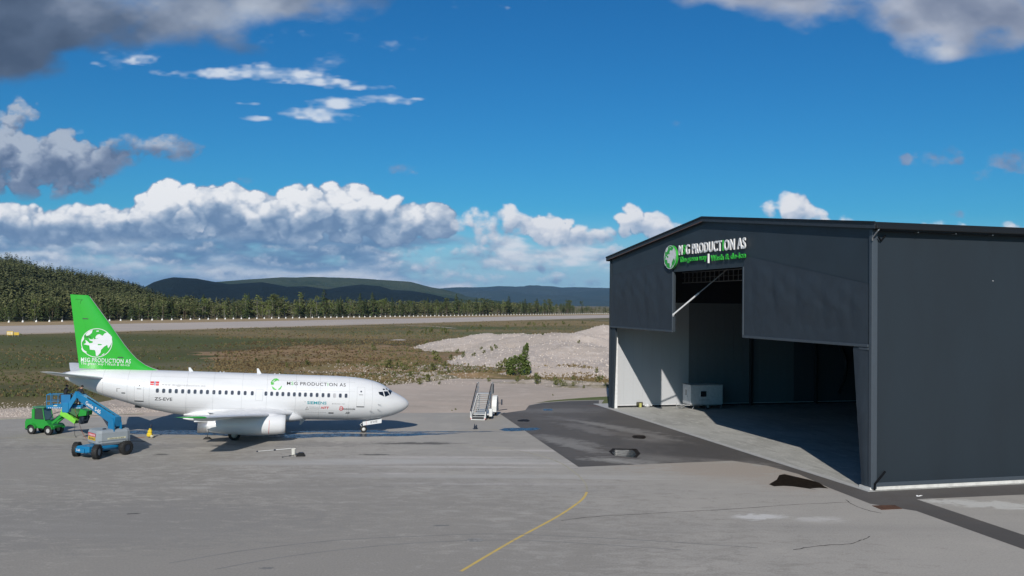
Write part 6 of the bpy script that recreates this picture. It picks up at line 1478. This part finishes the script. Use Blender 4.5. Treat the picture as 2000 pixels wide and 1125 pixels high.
# ------------------------------------------------------------------ passenger stairs
sw_ = mat('stairs_white', (.66, .67, .66), .5, var=.04, scale=2); tread_m = mat('stair_tread', (.50, .51, .50), .6, .2); 
SM = place(-3.36, 92.6, .004, R(-7))
SS = thing('passenger_stairs', 'white mobile passenger boarding stairs with black handrails standing on the apron edge', 'stairs', SM)
NSt, rise, run, y0 = 14, .168, .275, .25; HT = NSt*rise; YT = y0+NSt*run
for s_ in (-1, 1):
    g = G(); g.prism([(0, .18), (.15, .12), (YT+.1, HT-.28), (YT+.1, HT+.06), (YT-.1, HT+.06), (0, .42)], s_*.70-.03, s_*.70+.03, 'x'); g.obj('stringer', sw_, SS)
for i in range(NSt):
    g = G(); g.bev(-.66, .66, y0+i*run, y0+i*run+.26, (i+1)*rise-.04, (i+1)*rise, .008); g.obj('step', tread_m, SS)
g = G(); g.bev(-.70, .70, YT, YT+1.2, HT-.05, HT+.01, .01); g.obj('platform', tread_m, SS)
hb_ = mat('handrail_black', (.015, .015, .016), .5)
for s_ in (-1, 1):
    x = s_*.78; g = G(); g.path([(x, .02, .95), (x, .12, 1.08), (x, YT, HT+1.08)], .045, 6); g.obj('handrail', hb_, SS)
    g = G()
    for k_ in range(6):
        y = .15+k_*(YT-.15)/5; z = .35+(HT-.3)*(y/YT); g.tube((x, y, z), (x, y, z+.72), .022, .022, 6)
    for dz in (.25, .48): g.tube((x, .15, .38+dz), (x, YT, HT+.05+dz), .016, .016, 5)
    g.obj('baluster', sw_, SS)
    g = G(); g.prism([(.05, .15), (.42, .40), (.42, 1.0), (.05, .90)], x-.03, x+.03, 'x'); g.obj('end_panel', sw_, SS)
    g = G()
    for y in (YT, YT+.6, YT+1.2): g.tube((x, y, HT), (x, y, HT+1.15), .025, .025, 6)
    g.tube((x, YT, HT+1.15), (x, YT+1.2, HT+1.15), .028); g.tube((x, YT, HT+.6), (x, YT+1.2, HT+.6), .02); g.obj('platform_rail', sw_, SS)
    if s_ == 1: g = G(); g.box(x+.06, x+.09, YT+.1, YT+1.25, HT-.05, HT+.98); g.obj('mesh_panel', mat('mesh_grey', (.30, .32, .32), .6), SS)
    g = G(); g.tube((s_*.62, YT+.2, HT-.1), (s_*.62, YT-.6, .5), .04); g.tube((s_*.62, YT+1.0, HT-.1), (s_*.62, YT+.3, .5), .04); g.tube((s_*.62, 1.2, .8), (s_*.62, 1.2, .4), .035); g.obj('support_leg', sw_, SS)
    g = G(); g.tube((s_*.74, -.02, .12), (s_*.74, .0, .22), .05, .05, 8); g.obj('reflector', redp, SS)
g = G(); g.bev(-.74, .74, -.04, .22, .02, .10, .02); g.bev(-.74, -.62, -.04, .10, .10, .36, .02); g.bev(.62, .74, -.04, .10, .10, .36, .02); g.obj('front_bumper', sw_, SS)
g = G(); g.bev(-.60, .60, -.0, .15, .11, .33, .02); g.obj('bumper_recess', dgrey, SS)
g = G(); g.bev(-.60, 1.15, 1.0, 4.9, .42, .56, .03); g.obj('chassis', lgt, SS)
for x, y in ((1.02, 1.5), (-.72, 1.5), (1.25, 4.2), (-.72, 4.2)): big_wheel(x, y, .33, .20, R(90), SS, 12, rubg)
g = G(); P = [(3.3, .5), (3.3, 1.1), (3.5, 1.75), (3.8, 2.1), (4.2, 2.2), (4.7, 1.9), (5.0, 1.3), (5.0, .5)]; g.prism(P, .95, 1.45, 'x'); g.obj('engine_canopy', sw_, SS)
g = G(); g.bev(1.0, 1.35, .95, 1.15, .3, 1.1, .04); g.obj('jack_housing', sw_, SS)
g = G(); g.tube((1.45, 4.4, 1.35), (1.85, 4.4, 1.35), .025); g.bev(1.8, 1.95, 4.34, 4.46, 1.15, 1.75, .02); g.obj('mirror', ldark, SS)
g = G(); g.tube((1.2, 5.0, .45), (2.3, 5.8, .55), .04); g.obj('tow_bar', ldark, SS)

# ------------------------------------------------------------------ small things on the apron
wy = mat('washer_yellow', (.68, .50, .02), .45)
x, y = gp(292, 855); t_ = thing('pressure_washer', 'yellow upright pressure washer with black handle standing on the wet apron', 'pressure washer', place(x, y, .02, R(10)))
g = G(); g.bev(-.22, .22, -.16, .16, .08, .42, .07); g.bev(-.15, .20, -.13, .13, .40, .66, .06); g.bev(-.06, .16, -.10, .10, .64, .80, .04); g.obj('body', wy, t_)
for s_ in (-1, 1): g = G(); g.lathe([(-.03, .02), (-.03, .13), (.03, .13), (.03, .02)], (.22*1, s_*.19, .13), 'y', 14); g.obj('wheel', mat('washer_wheel', (.55, .50, .35), .5), t_)
g = G(); g.path([(.10, -.10, .75), (.14, -.10, 1.08), (.14, .10, 1.08), (.10, .10, .75)], .02, 6); g.bev(.06, .18, -.12, .12, .95, 1.12, .02); g.obj('handle', ldark, t_)
x, y = gp(573.5, 889.5); t_ = thing('bucket', 'white plastic bucket standing on the apron in front of the engine', 'bucket', place(x, y, .004))
g = G(); g.lathe([(0, .15), (.50, .19), (.52, .20), (.53, .185), (.06, .14), (.05, .01)], (0, 0, 0), 'z', 20); g.obj('pail', mat('bucket_white', (.66, .65, .60), .5), t_)
g = G(); P = [(.2*math.cos(a_), .03, .52+.16*math.sin(a_)) for a_ in np.linspace(0, math.pi, 9)]; g.path(P, .008, 5); g.obj('bail', dgrey, t_)
def pole(label, a, b, r0, ms, cat):
    A_, B_ = Vector((*gp(*a), .05)), Vector((*gp(*b), .07)); t = thing('wash_pole', label, cat, place(A_.x, A_.y, 0)); o_ = Vector((A_.x, A_.y, 0)); mid = A_.lerp(B_, .5)
    g = G(); g.tube(A_-o_, mid-o_, r0); g.obj('shaft', ms, t); g = G(); g.tube(mid-o_, B_-o_, r0*1.25); g.obj('shaft', ms, t)
    g = G(); g.tube(mid-o_-(B_-A_).normalized()*.08, mid-o_+(B_-A_).normalized()*.08, r0*2); g.tube(A_-o_, A_-o_+(B_-A_).normalized()*.1, r0*2); g.obj('clamp', ldark, t); return t
pole('long pale telescopic wash pole lying on the apron left of the white bucket', (501, 883), (571, 877.5), .028, mat('pole_alu', (.62, .62, .60), .4), 'pole')
pole('short dark pole lying on the apron in front of the white bucket', (551, 894), (581, 889), .018, mat('pole_dark', (.12, .12, .12), .5), 'pole')
x, y = gp(587, 891); t_ = thing('wash_brush', 'black flat wash brush head lying beside the white bucket', 'brush', place(x, y, .004, R(12)))
g = G(); g.prism([(-.34, 0), (.36, 0), (.26, .24), (-.12, .26), (-.30, .14)], -.22, .22, 'y'); g.obj('bristles', mat('bristle_black', (.012, .012, .013), .9, bump=.5), t_)
g = G(); g.bev(-.15, .2, -.1, .1, .255, .31, .02); g.obj('head', ldark, t_)
x, y = gp(928, 838); t_ = thing('hose_reel', 'small black hose fitting standing upright on the apron before the passenger stairs', 'hose fitting', place(x, y, .004, R(20)))
g = G(); g.lathe([(-.1, .02), (-.1, .2), (-.08, .2), (-.08, .08), (.08, .08), (.08, .2), (.1, .2), (.1, .02)], (.05, 0, .22), 'x', 16); g.obj('drum', ldark, t_)
g = G(); g.tube((-.12, 0, .1), (-.05, 0, .52), .03); g.bev(-.2, .2, -.15, .15, 0, .06, .02); g.obj('stand', ldark, t_)
x, y = gp(1795, 970); t_ = thing('paper_scrap', 'crumpled white scrap lying on the dark asphalt by the hangar side wall', 'litter', place(x, y, .01))
g = G(); rr_ = random.Random(4); g.grid([[(-.18+.12*i+rr_.uniform(-.02, .02), -.1+.08*j, rr_.uniform(0, .09)) for i in range(4)] for j in range(4)], smooth=False); g.obj('paper', wht, t_)
# ------------------------------------------------------------------ haze
def haze():
    g = G(); g.box(-26000, 26000, -300, 24500, -1.2, 700); o = g.obj('haze', [], kind='stuff', label='pale air haze over the airfield and the distant mountains', cat='haze')
    m = bpy.data.materials.new('haze_air'); m.use_nodes = True; nt = m.node_tree; nt.nodes.clear()
    out = nt.nodes.new('ShaderNodeOutputMaterial'); v = nt.nodes.new('ShaderNodeVolumePrincipled'); v.inputs['Density'].default_value = HAZE; v.inputs['Color'].default_value = (.30, .56, .95, 1); v.inputs['Anisotropy'].default_value = 0.0
    nt.links.new(v.outputs[0], out.inputs['Volume']); o.data.materials.append(m); 
HAZE = 2.6e-5
haze()
print('script seconds', time.time()-T0, 'objects', len(bpy.data.objects), 'tris', sum(len(m.polygons) for m in bpy.data.meshes))
